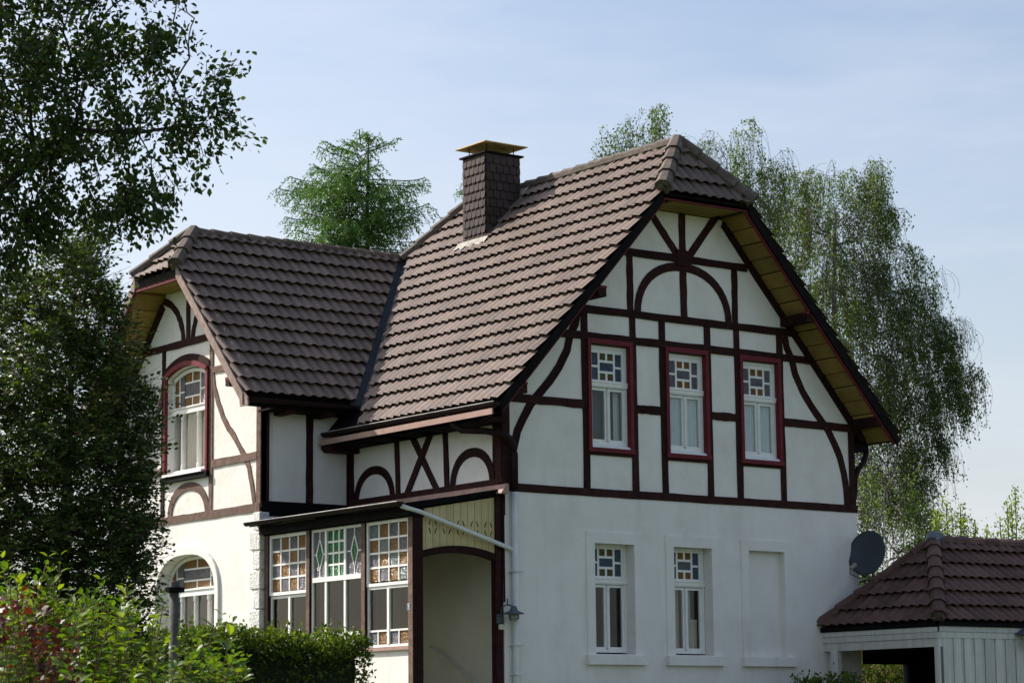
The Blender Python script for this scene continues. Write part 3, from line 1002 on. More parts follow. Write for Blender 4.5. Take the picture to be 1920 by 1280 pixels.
# window B with the green centre and two diamonds
m = MB()
frame_rect(XV, 1.415, 2.975, 3.0, 5.0, 0.045, -0.03, 0.02, m)
m.box(XV, 1.46, 2.93, 4.12, 4.20, -0.03, 0.034)
m.box(XV, 1.46, 2.93, 3.22, 3.27, -0.03, 0.016)
for u in (1.95, 2.53):
    m.box(XV, u - 0.028, u + 0.028, 3.05, 4.955, -0.03, 0.026)
winB = m.build('veranda_window', 'winpaint', house)
m = MB()
grid_panes(XV, 1.978, 2.502, 4.2, 4.955, 3, 4, winB, m, lambda i, j: 'green')
for c0, a0, b0 in ((2.745, 2.56, 2.93), (1.69, 1.46, 1.92)):
    hw, vt, vm, vb = 0.105, 4.84, 4.58, 4.31
    cc = (a0 + b0) / 2
    m.line(XV, [(cc, 4.955), (cc, vt)], 0.02, -0.02, 0.004)
    m.line(XV, [(cc, vb), (cc, 4.2)], 0.02, -0.02, 0.004)
    m.line(XV, [(a0, vm), (cc - hw, vm)], 0.02, -0.02, 0.004)
    m.line(XV, [(cc + hw, vm), (b0, vm)], 0.02, -0.02, 0.004)
    m.line(XV, [(cc, vt), (cc + hw, vm), (cc, vb), (cc - hw, vm), (cc, vt)], 0.022, -0.02, 0.006)
    MB().prism(XV, [(cc, vt), (cc + hw, vm), (cc, vb), (cc - hw, vm)], -0.014, -0.006).build('pane', 'green', winB)
    for s_, e in ((-1, a0), (1, b0)):
        MB().prism(XV, [(cc, 4.955), (e, 4.955), (e, vm), (cc + s_ * hw, vm), (cc, vt)], -0.014, -0.006).build('pane', 'lilac', winB)
        MB().prism(XV, [(cc, 4.2), (e, 4.2), (e, vm), (cc + s_ * hw, vm), (cc, vb)], -0.014, -0.006).build('pane', 'lilac', winB)
m.build('glazing_bar', 'winpaint', winB)
for a, b in ((1.46, 1.922), (1.978, 2.502), (2.558, 2.93)):
    pane(XV, a, b, 3.27, 4.12, -0.01, 'glass_old', winB)
    pane(XV, a, b, 3.045, 3.22, -0.01, 'glass_old', winB)
# window C beside the entrance
m = MB()
frame_rect(XV, 0.075, 1.295, 3.96, 5.0, 0.05, -0.03, 0.03, m)
winC = m.build('veranda_window', 'winpaint', house)
m = MB()
grid_panes(XV, 0.125, 1.245, 4.03, 4.95, 4, 4, winC, m,
           lambda i, j: ('amber' if (i + j) % 2 == 1 else ('mint' if (i + 2 * j) % 3 == 0 else 'lilac')))
m.build('glazing_bar', 'winpaint', winC)
m = MB()
frame_rect(XV, 0.075, 1.295, 2.99, 3.955, 0.04, -0.04, 0.012, m)
m.box(XV, 0.66, 0.72, 3.03, 3.92, -0.04, 0.02)
m.box(XV, 0.115, 0.66, 3.235, 3.265, -0.03, 0.01)
m.box(XV, 0.72, 1.255, 3.235, 3.265, -0.03, 0.01)
m.box(XV, 0.385, 0.415, 3.03, 3.235, -0.03, 0.008)
m.box(XV, 0.98, 1.01, 3.03, 3.235, -0.03, 0.008)
m.build('lower_sash', 'winpaint', winC)
pane(XV, 0.115, 0.66, 3.265, 3.915, -0.02, 'glass_old', winC)
pane(XV, 0.72, 1.255, 3.265, 3.915, -0.02, 'glass_old', winC)
for a, b, cm in ((0.115, 0.385, 'amber'), (0.415, 0.66, 'lilac'), (0.72, 0.98, 'amber'), (1.01, 1.255, 'lilac')):
    pane(XV, a, b, 3.03, 3.235, -0.012, cm, winC)
curtain(XV, 0.75, 0.95, 3.05, 3.95, -0.25, 'curtain_warm', winC, 3, 0.02)

# porch side: posts, arch rail, cream boards with cut-outs
YP = YF(0.05)
MB().box(YP, -1.74, -1.62, 0, 5.02, -0.05, 0.055).build('porch_post', 'timber', house)
MB().box(YP, -0.14, 0.0, 0, 5.50, -0.08, 0.055).build('porch_post', 'timber', house)


def arc_v(u):
    t = (u + 0.86) / 0.76
    return 4.465 + 0.115 * (1 - t * t)


us = [-1.63 + i * (1.5 / 16) for i in range(17)]
MB().band(YP, [(u, arc_v(u)) for u in us], [(u, arc_v(u) - 0.115) for u in us], -0.05, 0.05).build('arch_rail', 'timber', house)
nb_ = 11
bw = 1.5 / nb_
for i in range(nb_):
    a = -1.625 + i * bw + 0.004
    b = a + bw - 0.008
    tp = lambda u: 5.13 + (u + 1.62) * 0.175
    outer = [(a, arc_v(a) - 0.01), (b, arc_v(b) - 0.01), (b, tp(b)), (a, tp(a))]
    loops = [outer]
    # lens-shaped slots cut at the joint of every second board
    side = None
    if i % 2 == 1:
        j0, side = b - 0.012, -1
    elif i >= 2:
        j0, side = a + 0.012, 1
    if side and i < nb_ - 0:
        zc = 4.87
        for (z0, z1, out0, out1) in ((zc + 0.02, zc + 0.115, 0.048, 0.014), (zc - 0.115, zc - 0.02, 0.014, 0.048)):
            p = [(j0 + side * out0, z0), (j0 + side * (out0 + 0.018), z0), (j0 + side * (max(out0, out1) + 0.006), (z0 + z1) / 2),
                 (j0 + side * (out1 + 0.018), z1), (j0 + side * out1, z1), (j0 + side * (max(out0, out1) - 0.022), (z0 + z1) / 2)]
            loops.append(p)
    MB().prism(YP, loops, 0.0, 0.018).build('porch_board', 'cream', house)
MB().box(YP, -1.62, -0.14, 4.66, 5.05, -0.03, -0.012).build('backing_panel', 'timber', house)
# sloping verge over the porch side and the lean-to roof itself
MB().prism(YP, [(-2.0, 5.10), (-0.02, 5.44), (-0.02, 5.535), (-2.0, 5.19)], 0.03, 0.10).build('verge_board', 'black', house)
lean = MB()
lean.add([(-2.06, -0.08, 5.19), (-2.06, 4.52, 5.19), (-0.18, 4.52, 5.50), (-0.18, -0.08, 5.50),
          (-2.06, -0.08, 5.15), (-2.06, 4.52, 5.15), (-0.18, 4.52, 5.46), (-0.18, -0.08, 5.46)],
         [(0, 1, 2, 3), (4, 5, 6, 7), (0, 1, 5, 4), (2, 3, 7, 6), (0, 3, 7, 4), (1, 2, 6, 5)])
lean.build('veranda_roof', 'black', house)


def gutter(path0, path1, r, name='gutter', mat='brown', rim='zinc', rim_side=Vector((0, 0, 0))):
    p0, p1 = Vector(path0), Vector(path1)
    d = (p1 - p0).normalized()
    sd_ = d.cross(Vector((0, 0, 1))).normalized()
    m = MB()
    n = 10
    V, Fs = [], []
    for p in (p0, p1):
        for rr in (r, r - 0.008):
            for k in range(n + 1):
                a = math.pi + math.pi * k / n
                V.append(p + sd_ * math.cos(a) * rr + Vector((0, 0, math.sin(a) * rr)))
    m1 = n + 1
    for k in range(n):
        Fs.append((k, k + 1, 2 * m1 + k + 1, 2 * m1 + k))
        Fs.append((m1 + k, m1 + k + 1, 3 * m1 + k + 1, 3 * m1 + k))
        Fs.append((k, k + 1, m1 + k + 1, m1 + k))
        Fs.append((2 * m1 + k, 2 * m1 + k + 1, 3 * m1 + k + 1, 3 * m1 + k))
    m.add(V, Fs)
    # end stops
    for p in (p0, p1):
        m.add([p + sd_ * math.cos(math.pi + math.pi * k / n) * r + Vector((0, 0, math.sin(math.pi + math.pi * k / n) * r)) for k in range(n + 1)],
              [tuple(range(n + 1))])
    g_ = m.build(name, mat, house)
    MB().tube([p0 + rim_side * r, p1 + rim_side * r], 0.008, 6).build('gutter_rim', rim, g_)
    return g_


LFT = Vector((-1, 0, 0))
gutter((-2.10, -0.16, 5.215), (-2.10, 4.56, 5.225), 0.062, rim_side=LFT)
MB().tube([(-2.02, -0.06, 5.16), (-1.9, -0.09, 5.12), (-1.69, -0.09, 5.08), (0.10, -0.09, 4.56), (0.17, -0.09, 4.50)], 0.036, 10).build('drain_pipe', 'pipe', house, smooth=True)
# house number plate
pl = MB().box(XV, 0.0 - 0.005, 0.075, 3.54, 3.645, 0.061, 0.067).build('number_plate', 'blue', house)
m = MB()
m.box(XV, 0.026, 0.040, 3.56, 3.628, 0.067, 0.0685)
m.prism(XV, [(0.040, 3.628), (0.052, 3.612), (0.052, 3.604), (0.040, 3.614)], 0.067, 0.0685)
for b4 in ((0.0 - 0.003, 0.073, 3.542, 3.547), (-0.003, 0.073, 3.638, 3.643), (-0.003, 0.002, 3.547, 3.638), (0.068, 0.073, 3.547, 3.638)):
    m.box(XV, b4[0], b4[1], b4[2], b4[3], 0.067, 0.0685)
m.build('numeral', 'white', pl)
# inside the porch: steps, floor, hand rail
for i in range(8):
    MB().box(Fr((0, 0, 0), (1, 0, 0), (0, 1, 0), (0, 0, 1)), -1.55, -0.05, -1.9 + i * 0.30, -1.9 + (i + 1) * 0.30, 0, 0.18 * (i + 1)).build('step', 'render', house)
MB().box(Fr((0, 0, 0), (1, 0, 0), (0, 1, 0), (0, 0, 1)), -1.6, -0.05, 0.6, 4.4, 0.0, 1.62).build('veranda_floor', 'render', house)
hr = MB()
hr.tube([(-0.07, 1.95, 3.06), (-0.09, 1.83, 3.04), (-0.09, 0.69, 2.44), (-0.09, -0.3, 1.92)], 0.021, 8)
hr.tube([(-0.005, 1.7, 2.93), (-0.09, 1.7, 2.96)], 0.012, 6)
hr.build('hand_rail', 'shedwood', house, smooth=True)
lintel = MB().box(X0, 0.36, 4.5, 5.0, 5.55, 0.0, 0.04).build('wall_plate', 'black', house)


# ------------------------------------------------------------------ roofs
TWD, TLN = 0.4267, 0.3725


def tile_geo(L0=-0.055, L1=TLN + 0.0):
    ph = [0.0, 0.07, 0.15, 0.24, 0.36, 0.52, 0.70, 0.86]
    nx = 16
    V, Fs = [], []
    def wv(x):
        p = (x / (TWD / 2) + 1e-6) % 1.0
        q = p / 0.30 if p < 0.30 else 1 - (p - 0.30) / 0.70
        return 0.038 * (0.5 - 0.5 * math.cos(math.pi * q))
    zt = lambda y: 0.074 * (1 - (y - L0) / (L1 - L0)) + 0.012
    xs = [min(TWD - 0.004, max(0.004, (TWD / 2) * (i // 8 + ph[i % 8]))) for i in range(nx + 1)]
    for y in (L0, L1):
        for x in xs:
            V.append((x, y, zt(y) + wv(x)))
    n1 = nx + 1
    for i in range(nx):
        Fs.append((i, i + 1, n1 + i + 1, n1 + i))
    k = len(V)
    for x in xs:
        V.append((x, L0, zt(L0) + wv(x)))
    for x in xs:
        V.append((x, L0 + 0.004, zt(L0) + wv(x) - 0.020))
    for i in range(nx):
        Fs.append((k + i + 1, k + i, k + n1 + i, k + n1 + i + 1))
    return V, Fs, nx


TV, TF, TNX = tile_geo()


def tile_mesh(name):
    me = bpy.data.meshes.new(name)
    me.from_pydata(TV, [], TF)
    me.polygons.foreach_set('use_smooth', [True] * TNX + [False] * TNX)
    return me


class Slope:
    def __init__(s, P0, e1, e2, poly, mat='tile', s0=0.0, visible=True):
        s.P0, s.e1, s.e2 = Vector(P0), Vector(e1).normalized(), Vector(e2).normalized()
        s.n = s.e1.cross(s.e2)
        s.poly = [s.loc(p) for p in poly]
        a = sum(s.poly[i][0] * s.poly[(i + 1) % len(poly)][1] - s.poly[(i + 1) % len(poly)][0] * s.poly[i][1] for i in range(len(poly)))
        if a < 0:
            s.poly.reverse()
        s.mat, s.s0, s.visible = mat, s0, visible

    def loc(s, p):
        d = Vector(p) - s.P0
        return (d.dot(s.e1), d.dot(s.e2))

    def tiles(s):
        """list of (matrix, verts or None) ; verts given for cut tiles (local to the matrix)"""
        out = []
        xs = [p[0] for p in s.poly]
        ys = [p[1] for p in s.poly]
        i0 = math.floor((min(xs) - s.s0) / TWD) - 1
        i1 = math.ceil((max(xs) - s.s0) / TWD) + 1
        n = len(s.poly)
        E = []
        for k in range(n):
            a, b = s.poly[k], s.poly[(k + 1) % n]
            d = Vector((b[0] - a[0], b[1] - a[1])).normalized()
            E.append((Vector(a), Vector((-d.y, d.x))))      # inside = left
        for j in range(0, math.ceil(max(ys) / TLN) + 1):
            for i in range(i0, i1):
                x, y = s.s0 + i * TWD, j * TLN
                cs = [(x, y), (x + TWD, y), (x + TWD, y + TLN), (x, y + TLN)]
                st = []
                full = True
                gone = False
                for (a, nn) in E:
                    ds = [(Vector(c) - a).dot(nn) for c in cs]
                    if max(ds) < 0.02:
                        gone = True
                        break
                    if min(ds) < -0.012:
                        full = False
                        st.append((a, nn))
                if gone:
                    continue
                R = Matrix((s.e1, s.e2, s.n)).transposed().to_4x4()
                jit = Matrix.Rotation(random.uniform(-0.009, 0.009), 4, 'Z') @ Matrix.Rotation(random.uniform(-0.010, 0.010), 4, 'X')
                R.translation = s.P0 + s.e1 * x + s.e2 * y + s.n * random.uniform(-0.001, 0.0025)
                R = R @ jit
                if full:
                    out.append((R, None))
                    continue
                me = tile_mesh('cut')
                bm = bmesh.new()
                bm.from_mesh(me)
                for (a, nn) in st:
                    co = Vector((a.x - x, a.y - y, 0))
                    bmesh.ops.bisect_plane(bm, geom=bm.verts[:] + bm.edges[:] + bm.faces[:], plane_co=co, plane_no=Vector((-nn.x, -nn.y, 0)),
                                           clear_outer=True)
                if len(bm.faces) > 0:
                    bm.verts.index_update()
                    V = [v.co.copy() for v in bm.verts]
                    Fs = [tuple(v.index for v in f.verts) for f in bm.faces]
                    sm = [f.smooth for f in bm.faces]
                    ar = sum(f.calc_area() for f in bm.faces)
                    if ar > 0.004:
                        out.append((R, (V, Fs, sm, ar)))
                bm.free()
                bpy.data.meshes.remove(me)
        return out


def lay_tiles(slopes, roof, mat, limit):
    full = tile_mesh('roof_tile')
    full.materials.append(MT[mat])
    cand, rest = [], []
    org = worigin(roof)
    for sl in slopes:
        for (R, cut) in sl.tiles():
            c = R.translation
            v = (c - CAM)
            fac = -v.normalized().dot(sl.n)
            ar = (cut[3] if cut else 0.26)
            sc = ar * max(fac, 0.0) / v.length_squared
            (cand if (sl.visible and sc > 0) else rest).append((sc, R, cut))
    cand.sort(key=lambda q: -q[0])
    rest += cand[limit:]
    for sc, R, cut in cand[:limit]:
        if cut is None:
            me = full
        else:
            me = bpy.data.meshes.new('roof_tile')
            me.from_pydata([tuple(p) for p in cut[0]], [], cut[1])
            me.polygons.foreach_set('use_smooth', cut[2])
            me.materials.append(MT[mat])
        o = bpy.data.objects.new('roof_tile', me)
        COL.objects.link(o)
        o.parent = roof
        Rm = R.copy()
        Rm.translation = R.translation - org
        o.matrix_local = Rm
    if rest:
        V, Fs, sm, rn = [], [], [], []
        for sc, R, cut in rest:
            vs, fs, s_ = (TV, TF, [True] * TNX + [False] * TNX) if cut is None else cut[:3]
            k = len(V)
            V += [tuple(R @ Vector(p) - org) for p in vs]
            Fs += [tuple(k + i for i in f) for f in fs]
            sm += s_
            rn += [random.random()] * len(vs)
        me = bpy.data.meshes.new('tile_field')
        me.from_pydata(V, [], Fs)
        me.polygons.foreach_set('use_smooth', sm)
        a = me.attributes.new('rnd', 'FLOAT', 'POINT')
        a.data.foreach_set('value', rn)
        me.materials.append(MT[mat])
        o = bpy.data.objects.new('tile_field', me)
        COL.objects.link(o)
        o.parent = roof
        o['kind'] = 'stuff'


def deck(pts, off0, off1, name, mat, parent):
    """slab under the tiles; pts lie on the slope plane, offsets are vertical"""
    n = len(pts)
    V = [Vector(p) + Vector((0, 0, off0)) for p in pts] + [Vector(p) + Vector((0, 0, off1)) for p in pts]
    Fs = [tuple(range(n)), tuple(range(n, 2 * n))] + [(i, (i + 1) % n, n + (i + 1) % n, n + i) for i in range(n)]
    return MB().add(V, Fs).build(name, mat, parent)


def pm(x, y):
    return (x, y, zm(x))


def pw(x, y):
    return (x, y, zw(y))


EX = RX - 4.45            # left eave x
HZ = 10.70                # half-hip eave height
HX = (RZ - HZ) / RS       # half width of the half-hip
FY, AY = -0.75, 0.03      # verge y, hip apex y
BY, BA = 7.10, 6.30
EYW = 4.04
VX0, VX1 = -0.066, 2.98
main_roof = deck([pm(EX + .04, FY + .05), pm(RX - HX, FY + .05), pm(RX, AY), pm(RX, BA), pm(RX - HX, BY), pm(1.2, 5.4), pm(1.2, 4.5), pm(EX + .04, 4.5)],
                 -0.02, -0.10, 'roof', 'black', house)
deck([pm(2 * RX - EX - .04, FY + .05), pm(RX + HX, FY + .05), pm(RX, AY), pm(RX, BA), pm(RX + HX, BY), pm(2 * RX - EX - .04, BY)], -0.02, -0.10, 'roof_deck', 'black', main_roof)
deck([(RX - HX, FY + .05, HZ), (RX + HX, FY + .05, HZ), (RX, AY, RZ)], -0.02, -0.10, 'roof_deck', 'black', main_roof)
deck([(RX - HX, BY, HZ), (RX + HX, BY, HZ), (RX, BA, RZ)], -0.02, -0.10, 'roof_deck', 'black', main_roof)
WXV = -2.50
WHZ = 9.93
WHY = (WZ - WHZ) / WS
WA = -1.72
deck([pw(WXV + .05, EYW + .04), pw(WXV + .05, WY - WHY), pw(WA, WY), pw(VX1, WY), pw(VX0, EYW + .04)], -0.02, -0.10, 'roof_deck', 'black', main_roof)
deck([pw(WXV + .05, 2 * WY - EYW), pw(WXV + .05, WY + WHY), pw(WA, WY), pw(7.9, WY), pw(7.9, 2 * WY - EYW)], -0.02, -0.10, 'roof_deck', 'black', main_roof)
deck([pw(4.9, WY), pw(7.9, WY), pw(7.9, EYW), pw(6.5, EYW)], -0.02, -0.10, 'roof_deck', 'black', main_roof)
deck([(WXV + .05, WY - WHY, WHZ), (WXV + .05, WY + WHY, WHZ), (WA, WY, WZ)], -0.02, -0.10, 'roof_deck', 'black', main_roof)

VC = 0.10   # tiles kept clear of the valley
sl = []
cth = 1 / math.hypot(1, RS)
sl.append(Slope((EX, 7.85 + FY, zm(EX)), (0, -1, 0), (cth, 0, RS * cth),
                [pm(EX, FY), pm(RX - HX, FY), pm(RX, AY), pm(RX, BA), pm(VX1 + VC, WY - VC), pm(EX + VC * 0.0, EYW - (VX0 - EX) * (VX1 - VX0) / (WY - EYW) * 1.05 - VC * 2)],
                s0=7.85 - 19 * TWD))
sl.append(Slope(pw(WXV, EYW), (1, 0, 0), (0, 1, WS),
                [pw(WXV, EYW), pw(VX0 - 0.16, EYW), pw(VX1 - 0.16, WY), pw(WA, WY), pw(WXV, WY - WHY)], s0=0.0))
sl.append(Slope((RX - HX, FY, HZ), (1, 0, 0), (0, AY - FY, RZ - HZ), [(RX - HX, FY, HZ), (RX + HX, FY, HZ), (RX, AY, RZ)], s0=-0.1))
sl.append(Slope((WXV, WY + WHY, WHZ), (0, -1, 0), (WA - WXV, 0, WZ - WHZ), [(WXV, WY + WHY, WHZ), (WXV, WY - WHY, WHZ), (WA, WY, WZ)], s0=-0.1))
sl.append(Slope((2 * RX - EX, FY, zm(EX)), (0, 1, 0), (-1, 0, RS),
                [pm(2 * RX - EX, FY), pm(RX + HX, FY), pm(RX, AY), pm(RX, BA), pm(RX + HX, BY), pm(2 * RX - EX, BY)], visible=False))
sl.append(Slope(pw(7.9, 2 * WY - EYW), (-1, 0, 0), (0, -1, WS),
                [pw(7.9, 2 * WY - EYW), pw(7.9, WY), pw(WA, WY), pw(WXV, WY + WHY), pw(WXV, 2 * WY - EYW)], visible=False))
sl.append(Slope((RX + HX, BY, HZ), (-1, 0, 0), (0, BA - BY, RZ - HZ), [(RX - HX, BY, HZ), (RX + HX, BY, HZ), (RX, BA, RZ)], visible=False))
lay_tiles(sl, main_roof, 'tile', 258)

# valley sheet
vd = (Vector(pm(VX1, WY)) - Vector(pm(VX0, EYW))).normalized()
a0 = Vector(pm(VX0, EYW)) - vd * 0.25
a1 = Vector(pm(VX1, WY)) + vd * 0.02
m = MB()
for side, nrm in ((0, Vector((-RS, 0, 1)).normalized()), (1, Vector((0, -WS, 1)).normalized())):
    t = nrm.cross(vd).normalized()
    if side == 0 and t.y > 0 or side == 1 and t.x > 0:
        t = -t
    wdt = 0.17 if side == 0 else 0.20
    q = [a0, a1, a1 + t * wdt, a0 + t * wdt]
    m.add([p + nrm * 0.03 for p in q] + [p - nrm * 0.02 for p in q],
          [(0, 1, 2, 3), (4, 5, 6, 7), (0, 1, 5, 4), (1, 2, 6, 5), (2, 3, 7, 6), (3, 0, 4, 7)])
m.build('valley_sheet', 'valley', main_roof)


def ridge(A, B, up, r=0.125, L=0.40, mat='ridge', parent=None, lift=0.02, endcap=True):
    A, B = Vector(A), Vector(B)
    d = (B - A)
    n = max(1, round(d.length / L))
    L = d.length / n
    d.normalize()
    up = Vector(up)
    up = (up - d * up.dot(d)).normalized()
    s_ = d.cross(up)
    angs = [math.radians(a) for a in (-105, -62, -24, 24, 62, 105)]
    nb2 = max(4, int((B - A).length / 0.06))
    MB().tube([A + (B - A) * (q / nb2) - up * (0.035 + random.uniform(0, 0.012)) for q in range(nb2 + 1)],
              [r * random.uniform(0.80, 0.98) for q in range(nb2 + 1)], 8).build('mortar_bed', 'mortar', parent)
    for i in range(n):
        p0 = A + d * (L * i - 0.02) + up * lift
        p1 = A + d * (L * (i + 1) + 0.03) + up * lift
        V = []
        for p, rr in ((p0, r * 1.18), (p1, r * 0.86)):
            for q in (rr, rr - 0.02):
                V += [p + s_ * math.sin(a) * q + up * math.cos(a) * q * 0.92 for a in angs]
        k = len(angs)
        Fs = []
        for j in range(k - 1):
            Fs += [(j, j + 1, 2 * k + j + 1, 2 * k + j), (k + j, k + j + 1, 3 * k + j + 1, 3 * k + j), (j, j + 1, k + j + 1, k + j)]
        m = MB().add(V, Fs)
        if i == 0 and endcap:
            m.add([p0 + d * 0.02 + s_ * math.sin(a) * r + up * math.cos(a) * r * .92 for a in angs], [tuple(range(k))])
        m.build('ridge_tile', mat, parent)


rl = 0.06
ridge((RX, BA, RZ + 0.02), (RX, AY + .05, RZ + 0.02), (0, 0, 1), parent=main_roof)
ridge((RX - HX - .02, FY - .02, HZ + rl), (RX, AY, RZ + rl), (-0.5, -0.5, 1), r=0.135, parent=main_roof)
ridge((RX + HX + .02, FY - .02, HZ + rl), (RX, AY, RZ + rl), (0.5, -0.5, 1), r=0.135, parent=main_roof)
ridge((RX - HX, BY, HZ + rl), (RX, BA, RZ + rl), (-0.5, 0.5, 1), parent=main_roof)
ridge((RX + HX, BY, HZ + rl), (RX, BA, RZ + rl), (0.5, 0.5, 1), parent=main_roof)
ridge((WA - .02, WY, WZ + .02), (VX1, WY, WZ + .02), (0, 0, 1), r=0.10, parent=main_roof)
ridge((WXV - .02, WY - WHY, WHZ + rl), (WA, WY, WZ + rl), (-0.5, -0.5, 1), r=0.125, parent=main_roof)
ridge((WXV - .02, WY + WHY, WHZ + rl), (WA, WY, WZ + rl), (-0.5, 0.5, 1), parent=main_roof)

# ---- verge boards, soffits, purlin ends on the main gable
for sgn in (-1, 1):
    def vp(d, dz, y):
        return Vector((RX + sgn * d, y, RZ - RS * d + dz))
    for nm, mat, z0, z1, y0, y1, d0, d1 in (('verge_board', 'black', 0.0, -0.20, -0.735, -0.695, HX - 0.02, 4.46),
                                           ('barge_board', 'red', -0.19, -0.25, -0.70, -0.66, HX - 0.06, 4.40)):
        P = [vp(d, z_, y) for y in (y0, y1) for (d, z_) in ((d0, z0), (d1, z0), (d1, z1), (d0, z1))]
        MB().add(P, [(0, 1, 2, 3), (4, 5, 6, 7), (0, 1, 5, 4), (1, 2, 6, 5), (2, 3, 7, 6), (3, 0, 4, 7)]).build(nm, mat, house)
    # soffit boards: each runs from the wall to the verge
    nbd = 17
    for i in range(nbd):
        d0 = HX - 0.25 + (4.42 - HX + 0.25) * i / nbd + 0.018
        d1 = HX - 0.25 + (4.42 - HX + 0.25) * (i + 1) / nbd - 0.018
        P = [vp(d, z_, y) for y in (-0.69, 0.0) for (d, z_) in ((d0, -0.125), (d1, -0.125), (d1, -0.155 - 0.010 * (i % 2)), (d0, -0.155 - 0.010 * (i % 2)))]
        MB().add(P, [(0, 1, 2, 3), (4, 5, 6, 7), (0, 1, 5, 4), (1, 2, 6, 5), (2, 3, 7, 6), (3, 0, 4, 7)]).build('soffit_board', 'soffit', house)
    # purlin ends
    for d, zt in ((2.36, 8.93), (4.03, 7.19)):
        u = RX + 0.04 + sgn * d
        pe = MB().box(Fr((u, 0, 0), (1, 0, 0), (0, 0, 1), (0, -1, 0)), -0.085, 0.085, zt - 0.17, zt, -0.1, 0.69)
        pe = pe.build('purlin_end', 'timber', house)
        MB().box(Fr((u, 0, 0), (1, 0, 0), (0, 0, 1), (0, -1, 0)), -0.09, 0.09, zt - 0.03, zt + 0.01, 0.60, 0.70).build('red_tip', 'red', pe)
MB().box(GA, RX - HX + 0.03, RX + HX - 0.03, HZ - 0.125, HZ - 0.05, 0.64, 0.70).build('barge_board', 'red', house)
MB().box(GA, RX - HX - 0.0, RX + HX - 0.0, HZ - 0.06, HZ - 0.01, 0.60, 0.73).build('verge_board', 'black', house)
MB().box(GA, 3.2, 4.64, HZ - 0.135, HZ - 0.10, 0.0, 0.64).build('soffit_board', 'soffit', house)

# ---- wing verges
for sgn in (-1, 1):
    def wv_(d, dz, x):
        return Vector((x, WY + sgn * d, WZ - WS * d + dz))
    for nm, mat, z0, z1, x0, x1, d0, d1 in (('verge_board', 'verge', 0.03, -0.18, -2.52, -2.475, WHY - 0.0, 3.16),
                                           ('barge_board', 'red', -0.17, -0.215, -2.50, -2.455, WHY - 0.06, 3.10)):
        P = [wv_(d, z_, x) for x in (x0, x1) for (d, z_) in ((d0, z0), (d1, z0), (d1, z1), (d0, z1))]
        MB().add(P, [(0, 1, 2, 3), (4, 5, 6, 7), (0, 1, 5, 4), (1, 2, 6, 5), (2, 3, 7, 6), (3, 0, 4, 7)]).build(nm, mat, house)
    for i in range(10):
        d0 = WHY - 0.2 + (3.10 - WHY + 0.2) * i / 10 + 0.014
        d1 = WHY - 0.2 + (3.10 - WHY + 0.2) * (i + 1) / 10 - 0.014
        P = [wv_(d, z_, x) for x in (-2.46, -1.83) for (d, z_) in ((d0, -0.125), (d1, -0.125), (d1, -0.155), (d0, -0.155))]
        MB().add(P, [(0, 1, 2, 3), (4, 5, 6, 7), (0, 1, 5, 4), (1, 2, 6, 5), (2, 3, 7, 6), (3, 0, 4, 7)]).build('soffit_board', 'soffit', house)
    for d, zt in ((2.62, 7.72),):
        y = WY + sgn * d
        pe = MB().box(Fr((0, y, 0), (0, 1, 0), (0, 0, 1), (-1, 0, 0)), -0.07, 0.07, zt - 0.15, zt, 1.8, 2.50).build('purlin_end', 'timber', house)
        MB().box(Fr((0, y, 0), (0, 1, 0), (0, 0, 1), (-1, 0, 0)), -0.072, 0.072, zt - 0.05, zt + 0.004, 2.46, 2.505).build('red_tip', 'red', pe)
MB().box(XF(0), WY - WHY + 0.02, WY + WHY - 0.02, WHZ - 0.22, WHZ - 0.15, 2.44, 2.50).build('barge_board', 'red', house)
MB().box(XF(0), WY - WHY + 0.0, WY + WHY - 0.0, WHZ - 0.16, WHZ - 0.02, 2.40, 2.515).build('verge_board', 'black', house)
MB().box(XF(0), WY - WHY + 0.1, WY + WHY - 0.1, WHZ - 0.20, WHZ - 0.17, 1.83, 2.44).build('soffit_board', 'soffit', house)

# ---- eaves
gutter((EX - 0.085, FY + 0.02, 6.835), (EX - 0.085, 4.42, 6.855), 0.078, rim_side=LFT)
MB().box(XF(EX), -0.68, 4.45, 6.635, 6.73, 0.135, 0.16).build('fascia_board', 'fascia', house)
MB().box(XF(EX), -0.66, 4.45, 6.655, 6.675, 0.0, 0.134).build('eave_soffit', 'black', house)
MB().box(XF(EX), 0.0, 4.45, 6.60, 6.70, -0.55, -0.002).build('eave_soffit', 'black', house)
for y in (3.38, 2.53, 1.69, 0.79, -0.05):
    MB().prism(Fr((0, y, 0), (1, 0, 0), (0, 0, 1), (0, 1, 0)), [(0.0, 6.60), (-0.5, 6.60), (-0.5, 6.655), (0.0, 6.7)], -0.1, 0.1).build('rafter_tail', 'timber', house)
MB().prism(Fr((0, 4.36, 0), (1, 0, 0), (0, 0, 1), (0, 1, 0)), [(0.0, 6.52), (-0.55, 6.52), (-0.62, 6.58), (-0.60, 6.72), (0.0, 6.9)], -0.14, 0.15).build('rafter_tail', 'timber', house)
gutter((2 * RX - EX + 0.07, FY + 0.05, 6.84), (2 * RX - EX + 0.07, BY, 6.84), 0.075, rim_side=Vector((1, 0, 0)))
MB().box(XF(2 * RX - EX - .02), 0.0, BY, 6.64, 6.76, 0.0, 0.40).build('eave_soffit', 'black', house)
gutter((-2.46, EYW - 0.07, 7.30), (-0.10, EYW - 0.07, 7.30), 0.07, rim_side=Vector((0, -1, 0)), rim='brown')
MB().box(YF(EYW + 0.03), -2.44, 0.2, 7.18, 7.32, -0.03, 0.0).build('fascia_board', 'black', house)
MB().box(YF(EYW + 0.06), -1.86, 0.3, 7.17, 7.20, -0.5, 0.0).build('eave_soffit', 'black', house)
for x in (-1.5, -0.7):
    MB().box(YF(EYW), x - 0.08, x + 0.08, 7.11, 7.17, -0.5, -0.02).build('rafter_tail', 'timber', house)
